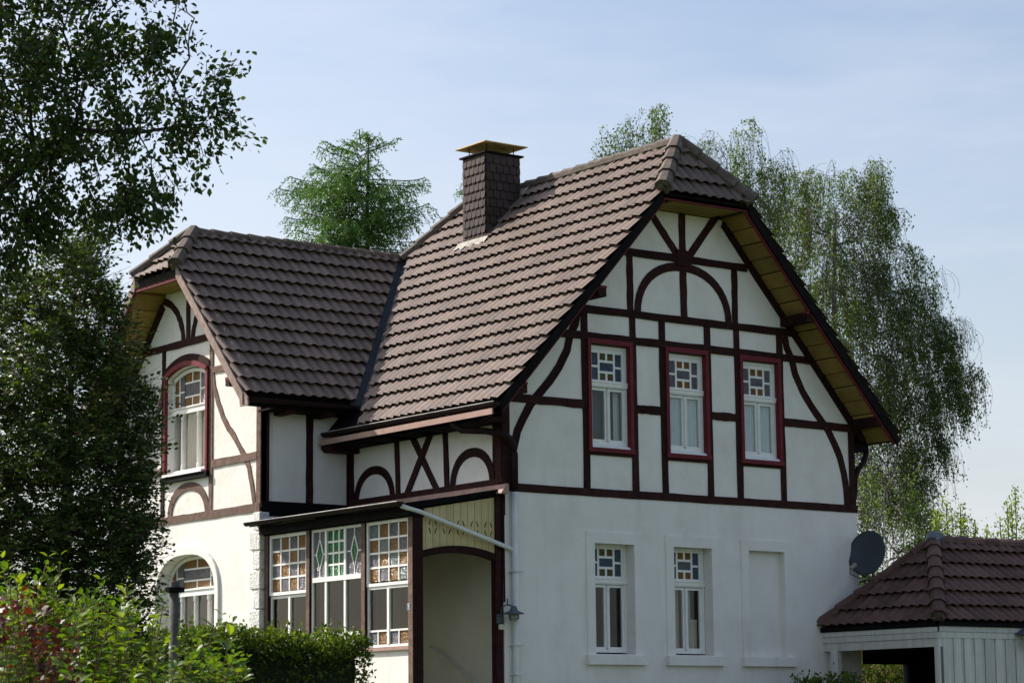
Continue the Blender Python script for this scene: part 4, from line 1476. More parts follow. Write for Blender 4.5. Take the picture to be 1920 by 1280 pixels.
MB().prism(XF(-2.47), [(3.86, 7.16), (4.12, 7.16), (4.16, 7.36), (4.0, 7.40), (3.88, 7.30)], 0.0, 0.03).build('gutter_bracket', 'verge', house)

# brown down pipe bending round the corner, white pipe below, pipe on the far corner
MB().tube([(-0.60, 0.62, 6.78), (-0.58, 0.56, 6.62), (-0.50, 0.42, 6.50), (-0.28, 0.02, 6.46), (-0.02, -0.11, 6.40), (0.09, -0.12, 6.34), (0.155, -0.12, 6.24), (0.17, -0.12, 6.1),
           (0.17, -0.12, 5.46)], 0.056, 12).build('down_pipe', 'brown', house, smooth=True)
MB().tube([(0.17, -0.12, 5.48), (0.17, -0.12, 0.1)], 0.062, 12).build('down_pipe', 'pipe', house, smooth=True)
for z_ in (4.20, 3.02, 2.55, 1.4):
    m = MB().box(GA, 0.09, 0.30, z_ - 0.014, z_ + 0.014, 0.02, 0.195)
    m.build('pipe_clip', 'pipe', house)
MB().tube([(8.42, 0.15, 6.80), (8.40, 0.12, 6.60), (8.30, 0.08, 6.45), (8.12, 0.06, 6.30), (8.05, 0.06, 6.16), (8.05, 0.08, 5.9), (8.05, 0.35, 5.0), (8.05, 0.35, 0.1)], 0.055, 10).build('down_pipe', 'brown', house, smooth=True)
MB().box(GA, -0.012, 0.02, 5.1, 5.5, 0.0, 0.055).build('corner_board', 'timber', house)
MB().tube([(-0.01, -0.04, 5.3), (-0.01, -0.05, 3.7)], 0.018, 6).build('cable_pipe', 'brown', house)

# ------------------------------------------------------------------ chimney
CX0, CX1, CY0, CY1, CT = 2.87, 3.66, 4.30, 5.02, 12.36
ch = MB().box(Fr((0, 0, 0), (1, 0, 0), (0, 1, 0), (0, 0, 1)), CX0, CX1, CY0, CY1, 9.6, CT).build('chimney', 'slate', house)


def shingles(F, u0, u1, nx, rows, base):
    du = (u1 - u0) / nx
    for j, (z0, z1) in enumerate(rows):
        off = (j % 2) * du * 0.42
        for i in range(-1, nx + 1):
            a = u0 + i * du + off
            b = a + du * 1.0
            a, b = max(a, u0 - 0.004), min(b, u1 + 0.004)
            if b - a < 0.03:
                continue
            zb = base((a + b) / 2)
            if z1 < zb - 0.05:
                continue
            lo = z0 - 0.008
            cvx = min(0.03, (b - a) * 0.3)
            pts = [(a + 0.006, lo + 0.006), (b - cvx, lo), (b - 0.011, lo + 0.05), (b - 0.006, z1), (a + 0.006, z1)]
            V = []
            for w_ in (0.004, 0.014):
                for (u, v) in pts:
                    tilt = 0.026 * (1 - (v - lo) / (z1 - lo))
                    V.append(F(u, v, w_ + tilt))
            n = len(pts)
            MB().add(V, [tuple(range(n)), tuple(range(n, 2 * n))] + [(k, (k + 1) % n, n + (k + 1) % n, n + k) for k in range(n)]).build('slate_shingle', 'slate', ch)


rows = [(CT - 0.02 - 0.166 * (j + 1), CT - 0.02 - 0.166 * j) for j in range(12)]
shingles(XF(CX0), CY0, CY1, 5, rows, lambda u: zm(CX0))
shingles(YF(CY0), CX0, CX1, 5, rows, lambda u: zm(u))
FL = Fr((0, 0, 0), (1, 0, 0), (0, 1, 0), (0, 0, 1))
MB().box(FL, CX0 - 0.06, CX1 + 0.06, CY0 - 0.06, CY1 + 0.06, CT, CT + 0.03).build('chimney_coping', 'black', ch)
m = MB()
for x, y in ((CX0 + .08, CY0 + .08), (CX1 - .08, CY0 + .08), (CX0 + .08, CY1 - .08), (CX1 - .08, CY1 - .08)):
    m.tube([(x, y, CT + 0.02), (x, y, CT + 0.20)], 0.010, 6)
m.build('cap_rod', 'brown', ch)
CXc, CYc = (CX0 + CX1) / 2, (CY0 + CY1) / 2
cp = MB()
hx, hy = 0.50, 0.49
z0 = CT + 0.185
V = [(CXc - hx, CYc - hy, z0), (CXc + hx, CYc - hy, z0), (CXc + hx, CYc + hy, z0), (CXc - hx, CYc + hy, z0)]
V2 = [(x, y, z + 0.015) for x, y, z in V]
cp.add(V + V2 + [(CXc, CYc, z0 + 0.05), (CXc, CYc, z0 + 0.065)],
       [(0, 1, 8), (1, 2, 8), (2, 3, 8), (3, 0, 8), (4, 5, 9), (5, 6, 9), (6, 7, 9), (7, 4, 9), (0, 1, 5, 4), (1, 2, 6, 5), (2, 3, 7, 6), (3, 0, 4, 7)])
cp.build('chimney_cap', 'rust', ch)
# lead flashing round the base
m = MB()
n_ = 14
A = [pm(CX0 - 0.03 + 0.02, CY0 - 0.12 + (CY1 - CY0 + 0.24) * i / n_) for i in range(n_ + 1)]
B = [pm(CX0 - 0.13 + 0.03 * math.sin(i * 1.7), CY0 - 0.12 + (CY1 - CY0 + 0.24) * i / n_) for i in range(n_ + 1)]
V = [Vector(a) + Vector((-0.03, 0, 0.13)) for a in A] + [Vector(b) + Vector((-0.03, 0, 0.115 + 0.015 * math.sin(i * 2.9))) for i, b in enumerate(B)]
k = n_ + 1
m.add(V, [(i, i + 1, k + i + 1, k + i) for i in range(n_)])
m.build('lead_flashing', 'lead', ch)
m = MB()
for i in range(4):
    x0_, x1_ = CX0 + 0.13 + i * 0.2, CX0 + 0.30 + i * 0.2
    p = [pm(x0_, CY0 - 0.10), pm(x1_, CY0 - 0.10), pm(x1_, CY0 - 0.045), pm(x0_, CY0 - 0.045)]
    m.add([Vector(q) + Vector((0, 0, 0.12)) for q in p] + [Vector(q) + Vector((0, 0, 0.05)) for q in p],
          [(0, 1, 2, 3), (4, 5, 6, 7), (0, 1, 5, 4), (1, 2, 6, 5), (2, 3, 7, 6), (3, 0, 4, 7)])
m.build('side_flashing', 'verge', ch)
m = MB()
p = [pm(CX1 - 0.02, CY0 - 0.12), pm(CX1 + 0.16, CY0 - 0.14), pm(CX1 + 0.16, CY1), pm(CX1, CY1)]
m.add([Vector(q) + Vector((0, 0, 0.14)) for q in p], [(0, 1, 2, 3)])
m.build('lead_flashing', 'lead', ch)

# ------------------------------------------------------------------ wall lamp by the porch
lamp = empty('wall_lamp', (-0.10, -0.05, 3.45))
tag(lamp, 'small blue-grey barn lamp on a hooked arm beside the porch post', 'lamp')
m = MB()
c = Vector((0.02, -0.26, 3.60))
arc = [(-0.10, -0.06, 3.45), (-0.105, -0.08, 3.62)] + [tuple(Vector((-0.042, -0.17, 3.66)) + Vector((-0.062 * math.cos(t), -0.09 * math.cos(t), 0.085 * math.sin(t)))) for t in
                                                      [math.pi * (1 - i / 8) * -1 + math.pi for i in range(9)]]
arc = [(-0.10, -0.06, 3.45), (-0.104, -0.09, 3.60)]
for i in range(9):
    t = math.pi * i / 8
    arc.append((-0.042 - 0.062 * math.cos(t), -0.175 - 0.085 * math.cos(t), 3.66 + 0.085 * math.sin(t)))
arc.append((0.02, -0.26, 3.62))
MB().tube(arc, 0.012, 8).build('arm', 'lampmetal', lamp, smooth=True)
MB().tube([c + Vector((0, 0, z_)) for z_ in (0.03, 0.025, -0.01, -0.035, -0.05, -0.085, -0.095, -0.10)], [0.012, 0.040, 0.055, 0.062, 0.08, 0.165, 0.17, 0.167], 24).build('shade', 'lampmetal', lamp, smooth=True)
m = MB()
for i in range(6):
    t = math.pi * 2 * i / 6
    m.tube([c + Vector((0.085 * math.cos(t), 0.085 * math.sin(t), -0.10)), c + Vector((0.08 * math.cos(t), 0.08 * math.sin(t), -0.17)), c + Vector((0.03 * math.cos(t), 0.03 * math.sin(t), -0.21))], 0.005, 5)
for zz in (-0.13, -0.17):
    m.tube([c + Vector((0.085 * math.cos(t * math.pi / 6), 0.085 * math.sin(t * math.pi / 6), zz)) for t in range(13)], 0.005, 5)
m.build('cage', 'lampmetal', lamp)
MB().tube([c + Vector((0, 0, z_)) for z_ in (-0.09, -0.12, -0.16, -0.19, -0.205)], [0.04, 0.06, 0.06, 0.04, 0.01], 12).build('globe', 'bulb', lamp, smooth=True)
MB().box(Fr((-0.10, -0.05, 3.30), (1, 0, 0), (0, 0, 1), (0, -1, 0)), -0.045, 0.045, -0.045, 0.045, 0.0, 0.07).build('sensor', 'bulb', lamp, bevel=0.015)
MB().box(Fr((-0.10, -0.005, 3.45), (1, 0, 0), (0, 0, 1), (0, -1, 0)), -0.04, 0.04, -0.09, 0.06, -0.0, 0.06).build('back_plate', 'lampmetal', lamp)

# ------------------------------------------------------------------ satellite dish
DC = Vector((7.90, -0.35, 4.74))
dish = empty('satellite_dish', (8.0, 0.0, 4.2))
tag(dish, 'dark grey satellite dish on the right corner of the white house above the carport roof', 'satellite dish')
dnm = Vector((-0.93, -0.27, 0.22)).normalized()
du_ = dnm.cross(Vector((0, 0, 1))).normalized()
dv_ = du_.cross(dnm)
V, Fs = [], []
NR, NA = 7, 36
for i in range(NR + 1):
    rr = i / NR
    for k in range(NA):
        t = 2 * math.pi * k / NA
        V.append(DC + du_ * (0.375 * rr * math.cos(t)) + dv_ * (0.415 * rr * math.sin(t)) + dnm * (0.085 * rr * rr - 0.04))
for i in range(NR):
    for k in range(NA):
        k2 = (k + 1) % NA
        Fs.append((i * NA + k, i * NA + k2, (i + 1) * NA + k2, (i + 1) * NA + k))
n0 = len(V)
V += [p - dnm * 0.012 for p in V[:n0]]
Fs += [tuple(n0 + q for q in f) for f in Fs]
Fs += [(NR * NA + k, NR * NA + (k + 1) % NA, n0 + NR * NA + (k + 1) % NA, n0 + NR * NA + k) for k in range(NA)]
MB().add(V, Fs).build('reflector', 'dish', dish, smooth=True)
foc = DC + dnm * 0.46 - dv_ * 0.36
m = MB()
m.tube([DC - dv_ * 0.40 - dnm * 0.02, DC - dv_ * 0.44 + dnm * 0.02, foc - dv_ * 0.05], 0.016, 8)
m.build('feed_arm', 'post', dish)
m = MB()
ax = (DC + dnm * 0.02 - foc).normalized()
m.tube([foc - ax * 0.12, foc - ax * 0.03, foc - ax * 0.02, foc + ax * 0.05], [0.03, 0.03, 0.042, 0.042], 10)
m.build('receiver', 'lead', dish)
m = MB()
m.tube([DC - dnm * 0.05, DC - dnm * 0.16, DC - dnm * 0.16 - Vector((0, 0, 0.5))], 0.022, 8)
m.tube([DC - dnm * 0.16 - Vector((0, 0, 0.42)), Vector((7.99, 0.12, 4.24))], 0.02, 8)
m.tube([DC - dnm * 0.16 - Vector((0, 0, 0.22)), Vector((7.99, 0.12, 4.44))], 0.02, 8)
m.build('bracket', 'lampmetal', dish)
MB().tube([foc - ax * 0.12, foc - ax * 0.16 - dv_ * 0.08, DC - dv_ * 0.50 - dnm * 0.02, DC - dnm * 0.14 - Vector((0, 0, 0.46)), Vector((7.99, -0.02, 4.15)), Vector((7.975, -0.045, 3.4))], 0.007, 5).build('cable', 'black', dish)

# ------------------------------------------------------------------ carport
cp_ = empty('carport', (7.0, -2.88, 0))
tag(cp_, 'pale boarded carport with plum brown hipped tile roof against the house gable', 'carport')
CX, CYF, CZ = 7.0, -2.88, 3.42
CK = 1.45
SR = (4.88 - CZ) / CK


def pf(x, y):
    return (x, y, CZ + SR * (y - CYF))


def pl_(x, y):
    return (x, y, CZ + SR * (x - CX))


XE = 13.2
deck([pf(CX, CYF), pf(XE, CYF), pf(XE, CYF + CK), pf(CX + CK, CYF + CK)], -0.03, -0.10, 'roof', 'black', cp_)
croof = [o for o in cp_.children if o.name.startswith('roof')][0]
deck([pl_(CX, CYF), pl_(CX, 0.0), (CX + CK, CYF + CK, 4.88)], -0.03, -0.10, 'roof_deck', 'black', croof)
deck([(CX, 0.0, CZ), (CX + CK, CYF + CK, 4.88), (XE, CYF + CK, 4.88), (XE, 0.0, CZ)], -0.03, -0.10, 'roof_deck', 'black', croof)
cs = [Slope(pf(CX, CYF), (1, 0, 0), (0, 1, SR), [pf(CX, CYF), pf(XE, CYF), pf(XE, CYF + CK), pf(CX + CK, CYF + CK)], mat='shedtile'),
      Slope(pl_(CX, 0.0), (0, -1, 0), (1, 0, SR), [pl_(CX, 0.0), pl_(CX, CYF), (CX + CK, CYF + CK, 4.88)], mat='shedtile', s0=-0.1)]
lay_tiles(cs, croof, 'shedtile', 120)
ridge((CX - .01, CYF - .01, CZ + 0.08), (CX + CK, CYF + CK, 4.95), (-0.4, -0.4, 1), r=0.13, L=0.36, mat='shedtile', parent=croof, lift=0.0)
ridge((CX - .01, 0.0, CZ + 0.07), (CX + CK, CYF + CK, 4.94), (-0.4, 0.4, 1), r=0.10, L=0.40, mat='shedtile', parent=croof, lift=0.0)
ridge((XE, CYF + CK, 4.90), (CX + CK, CYF + CK, 4.90), (0, 0, 1), r=0.11, mat='shedtile', parent=croof)
MB().tube([(CX + CK - 0.16, CYF + CK - 0.12, 4.86), (CX + CK, CYF + CK, 4.965), (CX + CK + 0.16, CYF + CK, 4.955)], [0.12, 0.14, 0.13], 8).build('ridge_cap', 'lampmetal', croof)
XC, YC = XF(CX), YF(CYF)
MB().box(XC, CYF - 0.02, 0.0, CZ - 0.09, CZ - 0.01, -0.05, 0.03).build('eave_board', 'black', cp_)
MB().box(YC, CX - 0.03, XE, CZ - 0.09, CZ - 0.01, -0.05, 0.032).build('eave_board', 'black', cp_)
for k_, (z0_, z1_, w_) in enumerate(((3.24, 3.33, 0.0), (3.135, 3.236, -0.015))):
    MB().box(XC, CYF + 0.002, -0.02, z0_, z1_, -0.05, w_).build('fascia_board', 'shedwood', cp_)
    MB().box(YC, CX, XE, z0_, z1_, -0.04, w_ + 0.002).build('fascia_board', 'shedwood', cp_)
MB().box(XC, CYF + 0.03, -0.03, 2.99, 3.13, -0.10, -0.035).build('lintel', 'shedwood', cp_)
MB().box(XC, -0.40, -0.22, 0, 2.99, -0.12, -0.02).build('post', 'shedwood', cp_)
MB().box(XC, CYF + 0.02, CYF + 0.16, 0, 2.99, -0.12, -0.03).build('post', 'shedwood', cp_)
x = CX + 0.10
MB().box(YC, CX + 0.0, CX + 0.095, 0, 3.13, -0.07, -0.02).build('corner_board', 'shedwood', cp_)
i = 0
while x < 12.0:
    wdt = 0.252 if i % 1 == 0 else 0.2
    MB().box(YC, x + 0.006, x + 0.172, 0.05, 3.132, -0.05, -0.022).build('wall_board', 'shedwood', cp_)
    MB().box(YC, x + 0.178, x + wdt, 0.05, 3.132, -0.052, -0.040).build('wall_board', 'shedwood', cp_)
    x += 0.257
    i += 1
MB().box(FL, CX + 0.15, CX + 0.27, -0.15, -0.03, 0, 3.0).build('post', 'shedwood', cp_)
MB().box(FL, 8.98, 9.05, -0.15, -0.07, 0, 3.3).build('post', 'lampmetal', cp_)
MB().box(FL, 12.0, 12.1, -2.8, -0.05, 0, 3.3).build('end_wall', 'black', cp_)  # coloured black to stand for the unlit interior
MB().box(FL, 9.06, 12.0, -0.14, -0.08, 0, 3.3).build('rear_sun_block', 'black', cp_)  # black boards added to keep the sun out from behind
MB().box(FL, 7.975, 9.05, -0.17, -0.05, 2.78, 3.3).build('rear_shade_board', 'black', cp_)  # added black board standing for the shade under the roof
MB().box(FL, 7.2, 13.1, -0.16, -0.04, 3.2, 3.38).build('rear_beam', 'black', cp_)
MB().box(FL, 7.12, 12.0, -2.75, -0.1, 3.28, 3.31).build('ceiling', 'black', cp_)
# small lantern at the right edge of the photo
ln = empty('wall_lantern', (9.05, -2.9, 3.15))
tag(ln, 'small grey lantern roof under the carport eave at the right picture edge', 'lamp')
MB().add([(8.87, -3.16, 3.22), (9.22, -3.16, 3.22), (9.22, -2.86, 3.22), (8.87, -2.86, 3.22), (9.045, -3.01, 3.36),
          (8.87, -3.16, 3.205), (9.22, -3.16, 3.205), (9.22, -2.86, 3.205), (8.87, -2.86, 3.205)],
         [(0, 1, 4), (1, 2, 4), (2, 3, 4), (3, 0, 4), (5, 6, 7, 8), (0, 1, 6, 5), (1, 2, 7, 6), (2, 3, 8, 7), (3, 0, 5, 8)]).build('hood', 'lampmetal', ln)
MB().tube([(9.045, -3.01, 3.20), (9.045, -3.01, 3.0), (9.045, -3.01, 2.95)], [0.07, 0.07, 0.02], 8).build('lamp_glass', 'bulb', ln)
MB().tube([(9.045, -3.01, 3.3), (9.045, -2.88, 3.3)], 0.012, 6).build('bracket', 'lampmetal', ln)

# orange-brown shed wall seen through the carport, and the grey post beside it
ow = MB().box(FL, 13.5, 20.5, 8.5, 8.7, 0, 3.5).build('garden_shed_wall', 'orange')
tag(ow, 'orange-brown timber wall glimpsed through the open carport', 'shed wall')


# ------------------------------------------------------------------ plants
RV = np.array([math.cos(YAW), -math.sin(YAW), 0.0])
FV = np.array([math.sin(YAW), math.cos(YAW), 0.0])


def in_poly(P, poly):
    x, y = P[:, 0], P[:, 1]
    ins = np.zeros(len(P), bool)
    n = len(poly)
    for i in range(n):
        x1, y1 = poly[i]
        x2, y2 = poly[(i + 1) % n]
        c_ = ((y1 > y) != (y2 > y)) & (x < (x2 - x1) * (y - y1) / (y2 - y1 + 1e-12) + x1)
        ins ^= c_
    return ins


def sample_crown(poly, depth, n, rng, power=1.0):
    poly_ = np.array(poly)
    lo, hi = poly_.min(0), poly_.max(0)
    out = []
    while len(out) < n:
        P = lo + (hi - lo) * rng.random((n, 2))
        P = P[in_poly(P, poly)]
        out += [tuple(p) for p in P]
    P = np.array(out[:n])
    # thinner near the outline: distance to polygon edge
    dmin = np.full(len(P), 9.0)
    for i in range(len(poly)):
        a, b = poly_[i], poly_[(i + 1) % len(poly)]
        ab = b - a
        t = np.clip(((P - a) @ ab) / (ab @ ab + 1e-9), 0, 1)
        dmin = np.minimum(dmin, np.linalg.norm(P - (a + t[:, None] * ab), axis=1))
    dd = depth * np.minimum(1, 0.15 + dmin / (dmin.max() + 1e-6)) ** power
    return P, (rng.random(len(P)) * 2 - 1) * dd


def grow(trunk, att, seg, rng, sag=0.06, jit=0.25, bf=0.4):
    """nearest-node growth; returns nodes, parents"""
    N = [np.array(p, float) for p in trunk]
    par = [-1] + list(range(len(trunk) - 1))
    att = np.array(att)
    order = np.argsort(np.linalg.norm(att - N[-1], axis=1))
    cap = 40000
    buf = np.zeros((cap, 3))
    buf[:len(N)] = N
    cnt = len(N)
    plen = np.zeros(cap)
    for i in range(1, cnt):
        plen[i] = plen[i - 1] + 0.35 * np.linalg.norm(buf[i] - buf[i - 1])
    tips = []
    for ai in order:
        a = att[ai]
        d = np.linalg.norm(buf[:cnt] - a, axis=1)
        k = int(np.argmin(d + bf * plen[:cnt]))
        L = d[k]
        n = max(1, int(math.ceil(L / seg)))
        prev = k
        p0 = buf[k].copy()
        rn = rng.normal(size=3) * jit * L * 0.25
        for q in range(1, n + 1):
            t = q / n
            p = p0 + (a - p0) * t + rn * math.sin(math.pi * t) + np.array([0, 0, sag * L * math.sin(math.pi * t)])
            if cnt >= cap:
                break
            buf[cnt] = p
            plen[cnt] = plen[prev] + np.linalg.norm(p - buf[prev])
            par.append(prev)
            prev = cnt
            cnt += 1
        tips.append(prev)
    return buf[:cnt].copy(), np.array(par), tips


def branch_mesh(nodes, par, r_tip, expo=0.48, k=4, rmax=9.0, base=None):
    n = len(nodes)
    c_ = np.zeros(n)
    has = np.zeros(n, bool)
    for i in range(n - 1, 0, -1):
        if not has[i]:
            c_[i] = 1
        c_[par[i]] += c_[i]
        has[par[i]] = True
    rad = np.minimum(rmax, r_tip * np.maximum(c_, 1) ** expo)
    i1 = np.arange(1, n)
    i0 = par[1:]
    return edges_geo(nodes[i0], nodes[i1], np.minimum(rad[i0], rad[i1] * 1.35), rad[i1], k), c_


def edges_geo(P0, P1, R0, R1, k=4):
    D = P1 - P0
    L = np.linalg.norm(D, axis=1, keepdims=True) + 1e-9
    D = D / L
    ref = np.where(np.abs(D[:, 2:3]) > 0.9, np.array([[1.0, 0, 0]]), np.array([[0, 0, 1.0]]))
    A = np.cross(D, ref)
    A /= np.linalg.norm(A, axis=1, keepdims=True) + 1e-9
    B = np.cross(D, A)
    m_ = len(P0)
    V = np.zeros((m_, 2 * k, 3))
    for j in range(k):
        t = 2 * math.pi * j / k
        o_ = A * math.cos(t) + B * math.sin(t)
        V[:, j] = P0 + o_ * R0[:, None]
        V[:, k + j] = P1 + o_ * R1[:, None]
    Fq = np.zeros((m_, k, 4), int)
    base = (np.arange(m_) * 2 * k)[:, None]
    for j in range(k):
        j2 = (j + 1) % k
        Fq[:, j] = np.concatenate([base + j, base + j2, base + k + j2, base + k + j], axis=1)
    return V.reshape(-1, 3), Fq.reshape(-1, 4)


LEAF_S = (np.array([[0, 0, 0], [0.45, 0.30, 0.06], [1, 0, -0.05], [0.45, -0.30, 0.06]]), np.array([[0, 3, 2], [0, 2, 1]]))
LEAF_L = (np.array([[0, 0, 0], [0.28, 0.20, 0.05], [0.62, 0.20, 0.02], [1, 0, -0.14], [0.62, -0.20, 0.02], [0.28, -0.20, 0.05], [0.3, 0, 0.0], [0.64, 0, -0.04]]),
          np.array([[0, 6, 1, 1], [6, 7, 2, 1], [7, 3, 2, 2], [0, 5, 6, 6], [5, 4, 7, 6], [4, 3, 7, 7]]))
LEAF_A = (np.array([[0, 0, 0], [0.22, 0.21, 0.05], [0.55, 0.27, 0.04], [1, 0, -0.10], [0.55, -0.27, 0.04], [0.22, -0.21, 0.05]]),
          np.array([[0, 3, 2, 1], [0, 5, 4, 3]]))
LEAF_N = (np.array([[0, 0, 0], [0.5, 0.09, 0.0], [1, 0, 0], [0.5, -0.09, 0.0]]), np.array([[0, 3, 2], [0, 2, 1]]))
LEAF_M = (np.array([[0, 0, 0], [0.3, 0.5, 0.0], [0.5, 0.2, 0.02], [1, 0, -0.08], [0.5, -0.2, 0.02], [0.3, -0.5, 0.0], [0.25, 0.0, 0.0]]),
          np.array([[0, 6, 1], [6, 2, 1], [6, 3, 2], [6, 4, 3], [6, 5, 4], [0, 5, 6]]))


def clean(T):
    V, F = T
    if F.shape[1] == 4:
        tri = []
        for f in F:
            u = list(dict.fromkeys(int(q) for q in f))
            tri.append([u[0], u[1], u[2]])
            if len(u) == 4:
                tri.append([u[0], u[2], u[3]])
        return V, np.array(tri)
    return T


LEAF_L, LEAF_A = clean(LEAF_L), clean(LEAF_A)


def leaf_geo(P, D, Nn, size, T):
    V0, F0 = T
    D = D / (np.linalg.norm(D, axis=1, keepdims=True) + 1e-9)
    Nn = Nn - D * np.sum(D * Nn, axis=1, keepdims=True)
    Nn = Nn / (np.linalg.norm(Nn, axis=1, keepdims=True) + 1e-9)
    Wv = np.cross(Nn, D)
    s_ = size[:, None, None]
    V = P[:, None, :] + s_ * (V0[None, :, 0:1] * D[:, None, :] + V0[None, :, 1:2] * Wv[:, None, :] + V0[None, :, 2:3] * Nn[:, None, :])
    F = F0[None] + (np.arange(len(P)) * len(V0))[:, None, None]
    return V.reshape(-1, 3), F.reshape(-1, 3)


def clump(P, scale, seed):
    """coarse random field in 0..1 used to gather leaves into clumps"""
    r = np.random.default_rng(seed)
    f = np.zeros(len(P))
    for _ in range(7):
        k = r.normal(size=3) * 2.2 / scale
        f += np.sin(P @ k + r.random() * 6.28)
    return 1 / (1 + np.exp(-f * 1.1))


def leaves(name, P, D, Nn, size, T, mat, parent, rng, single=0, weight=None):
    """foliage mesh; the `single` largest-showing leaves become objects of their own"""
    n = len(P)
    idx = np.arange(n)
    if single:
        wgt = size / np.linalg.norm(P - np.array(CAM), axis=1)
        if weight is not None:
            wgt = wgt * weight
        order = np.argsort(-wgt)
        pick, rest = order[:single], order[single:]
        V0, F0 = T
        me = bpy.data.meshes.new('leaf')
        me.from_pydata([tuple(map(float, v)) for v in V0], [], [tuple(map(int, f)) for f in F0])
        me.materials.append(MT[mat])
        org = worigin(parent)
        for i in pick:
            d = Vector(D[i]).normalized()
            nn = Vector(Nn[i])
            nn = (nn - d * nn.dot(d)).normalized()
            wv = nn.cross(d)
            R = Matrix((d, wv, nn)).transposed().to_4x4() @ Matrix.Scale(float(size[i]), 4)
            R.translation = Vector(P[i]) - org
            o = bpy.data.objects.new('leaf', me)
            COL.objects.link(o)
            o.parent = parent
            o.matrix_local = R
        idx = rest
    V, F = leaf_geo(P[idx], D[idx], Nn[idx], size[idx], T)
    rn = np.repeat(rng.random(len(idx)), len(T[0]))
    o = np_obj(name, V, F, mat, parent, rnd=rn, kind='stuff')
    return o


def W3(Gx, Gy, ab, dep):
    """local (a,b) in the picture-parallel plane + depth -> world"""
    G = np.array([Gx, Gy, 0.0])
    return G + ab[:, 0:1] * RV + dep[:, None] * FV + ab[:, 1:2] * np.array([0, 0, 1.0])


def W1(Gx, Gy, a, b, d=0.0):
    return np.array([Gx, Gy, 0.0]) + a * RV + d * FV + b * np.array([0, 0, 1.0])


# ---- apple tree hanging into the top left
def apple():
    rng = np.random.default_rng(3)
    G = (-15.99, -14.13)
    t = empty('broadleaf_tree', (*W1(*G, -1.6, 0)[:2], 0))
    tag(t, 'dark leafy tree whose branches reach into the upper left of the picture', 'tree')
    poly = [(-0.6, 8.4), (1.93, 8.4), (2.04, 7.36), (2.07, 7.14), (2.17, 7.13), (2.22, 6.88), (2.42, 6.92), (2.30, 6.68), (2.34, 6.42), (2.48, 6.33),
            (2.22, 6.26), (2.2, 6.08), (2.08, 5.87), (1.91, 5.93), (1.87, 5.52), (1.54, 5.46), (1.29, 5.44), (1.07, 5.59), (0.97, 5.40), (0.79, 5.25),
            (0.71, 5.0), (0.55, 4.83), (0.13, 4.62), (-0.51, 5.0), (-0.9, 6.6)]
    P, dp = sample_crown(poly, 1.1, 1000, rng)
    att = [W3(*G, P, dp)]
    tipsp = np.array([(2.42, 6.90), (2.48, 6.34), (2.18, 6.08), (2.06, 5.90), (1.86, 5.50), (1.55, 5.46), (1.30, 5.45), (1.95, 7.6), (2.02, 7.3), (1.7, 5.9), (0.98, 5.36), (1.9, 6.6), (2.15, 6.5), (2.2, 6.85)])
    P2, dp2 = sample_crown([(-0.6, 8.4), (1.3, 8.4), (1.2, 6.4), (0.9, 5.6), (0.5, 5.0), (0.1, 4.75), (-0.5, 5.0)], 1.0, 600, rng)
    att.append(W3(*G, P2, dp2))
    att.append(W3(*G, tipsp, rng.random(len(tipsp)) * 0.6 - 0.3))
    # rest of the crown, outside the picture to the left
    Q, dq = sample_crown([(-0.9, 8.6), (-1.0, 4.6), (-2.4, 3.9), (-3.6, 4.6), (-3.9, 6.4), (-3.0, 8.4), (-1.6, 9.0)], 1.6, 150, rng)
    att.append(W3(*G, Q, dq))
    att = np.concatenate(att)
    trunk = [W1(*G, -1.6, 0), W1(*G, -1.62, 1.2), W1(*G, -1.55, 2.4), W1(*G, -1.35, 3.6), W1(*G, -1.0, 4.4), W1(*G, -0.5, 5.1), W1(*G, 0.0, 5.45),
             W1(*G, 0.45, 5.8), W1(*G, 0.77, 6.1), W1(*G, 1.1, 6.35), W1(*G, 1.6, 6.32), W1(*G, 2.0, 6.38)]
    nodes, par, tips = grow(trunk, att, 0.12, rng, 0.05, 0.15)
    (V, F), cnt = branch_mesh(nodes, par, 0.0026, 0.40, 5, 0.17)
    np_obj('trunk', V, F, 'bark', t, smooth=True)
    ends = np.where((cnt <= 3))[0]
    ends = ends[ends > 12]
    per = 25
    P = np.repeat(nodes[ends], per, axis=0)
    prv = np.repeat(nodes[par[ends]], per, axis=0)
    tw = P - prv
    tw /= np.linalg.norm(tw, axis=1, keepdims=True) + 1e-9
    n = len(P)
    P = P - tw * (rng.random((n, 1)) * 0.14) + rng.normal(size=(n, 3)) * 0.06
    D = tw * 0.8 + rng.normal(size=(n, 3)) * 0.7 + np.array([0, 0, -0.25])
    Nn = rng.normal(size=(n, 3)) * 0.8 + np.array([0, 0, 0.6])
    size = 0.063 * (0.55 + 0.65 * rng.random(n))
    # leave gaps: thin leaves out with a coarse random field
    keep = rng.random(n) < 0.26 + 0.85 * clump(P, 0.36, 4)
    rel = P - np.array([*G, 0])
    a = rel @ RV
    wgt = np.where((a > 0.55) & (a < 2.6), 2.0, 0.5)
    leaves('foliage', P[keep], D[keep], Nn[keep], size[keep], LEAF_A, 'l_apple', t, rng, 300, wgt[keep])


apple()


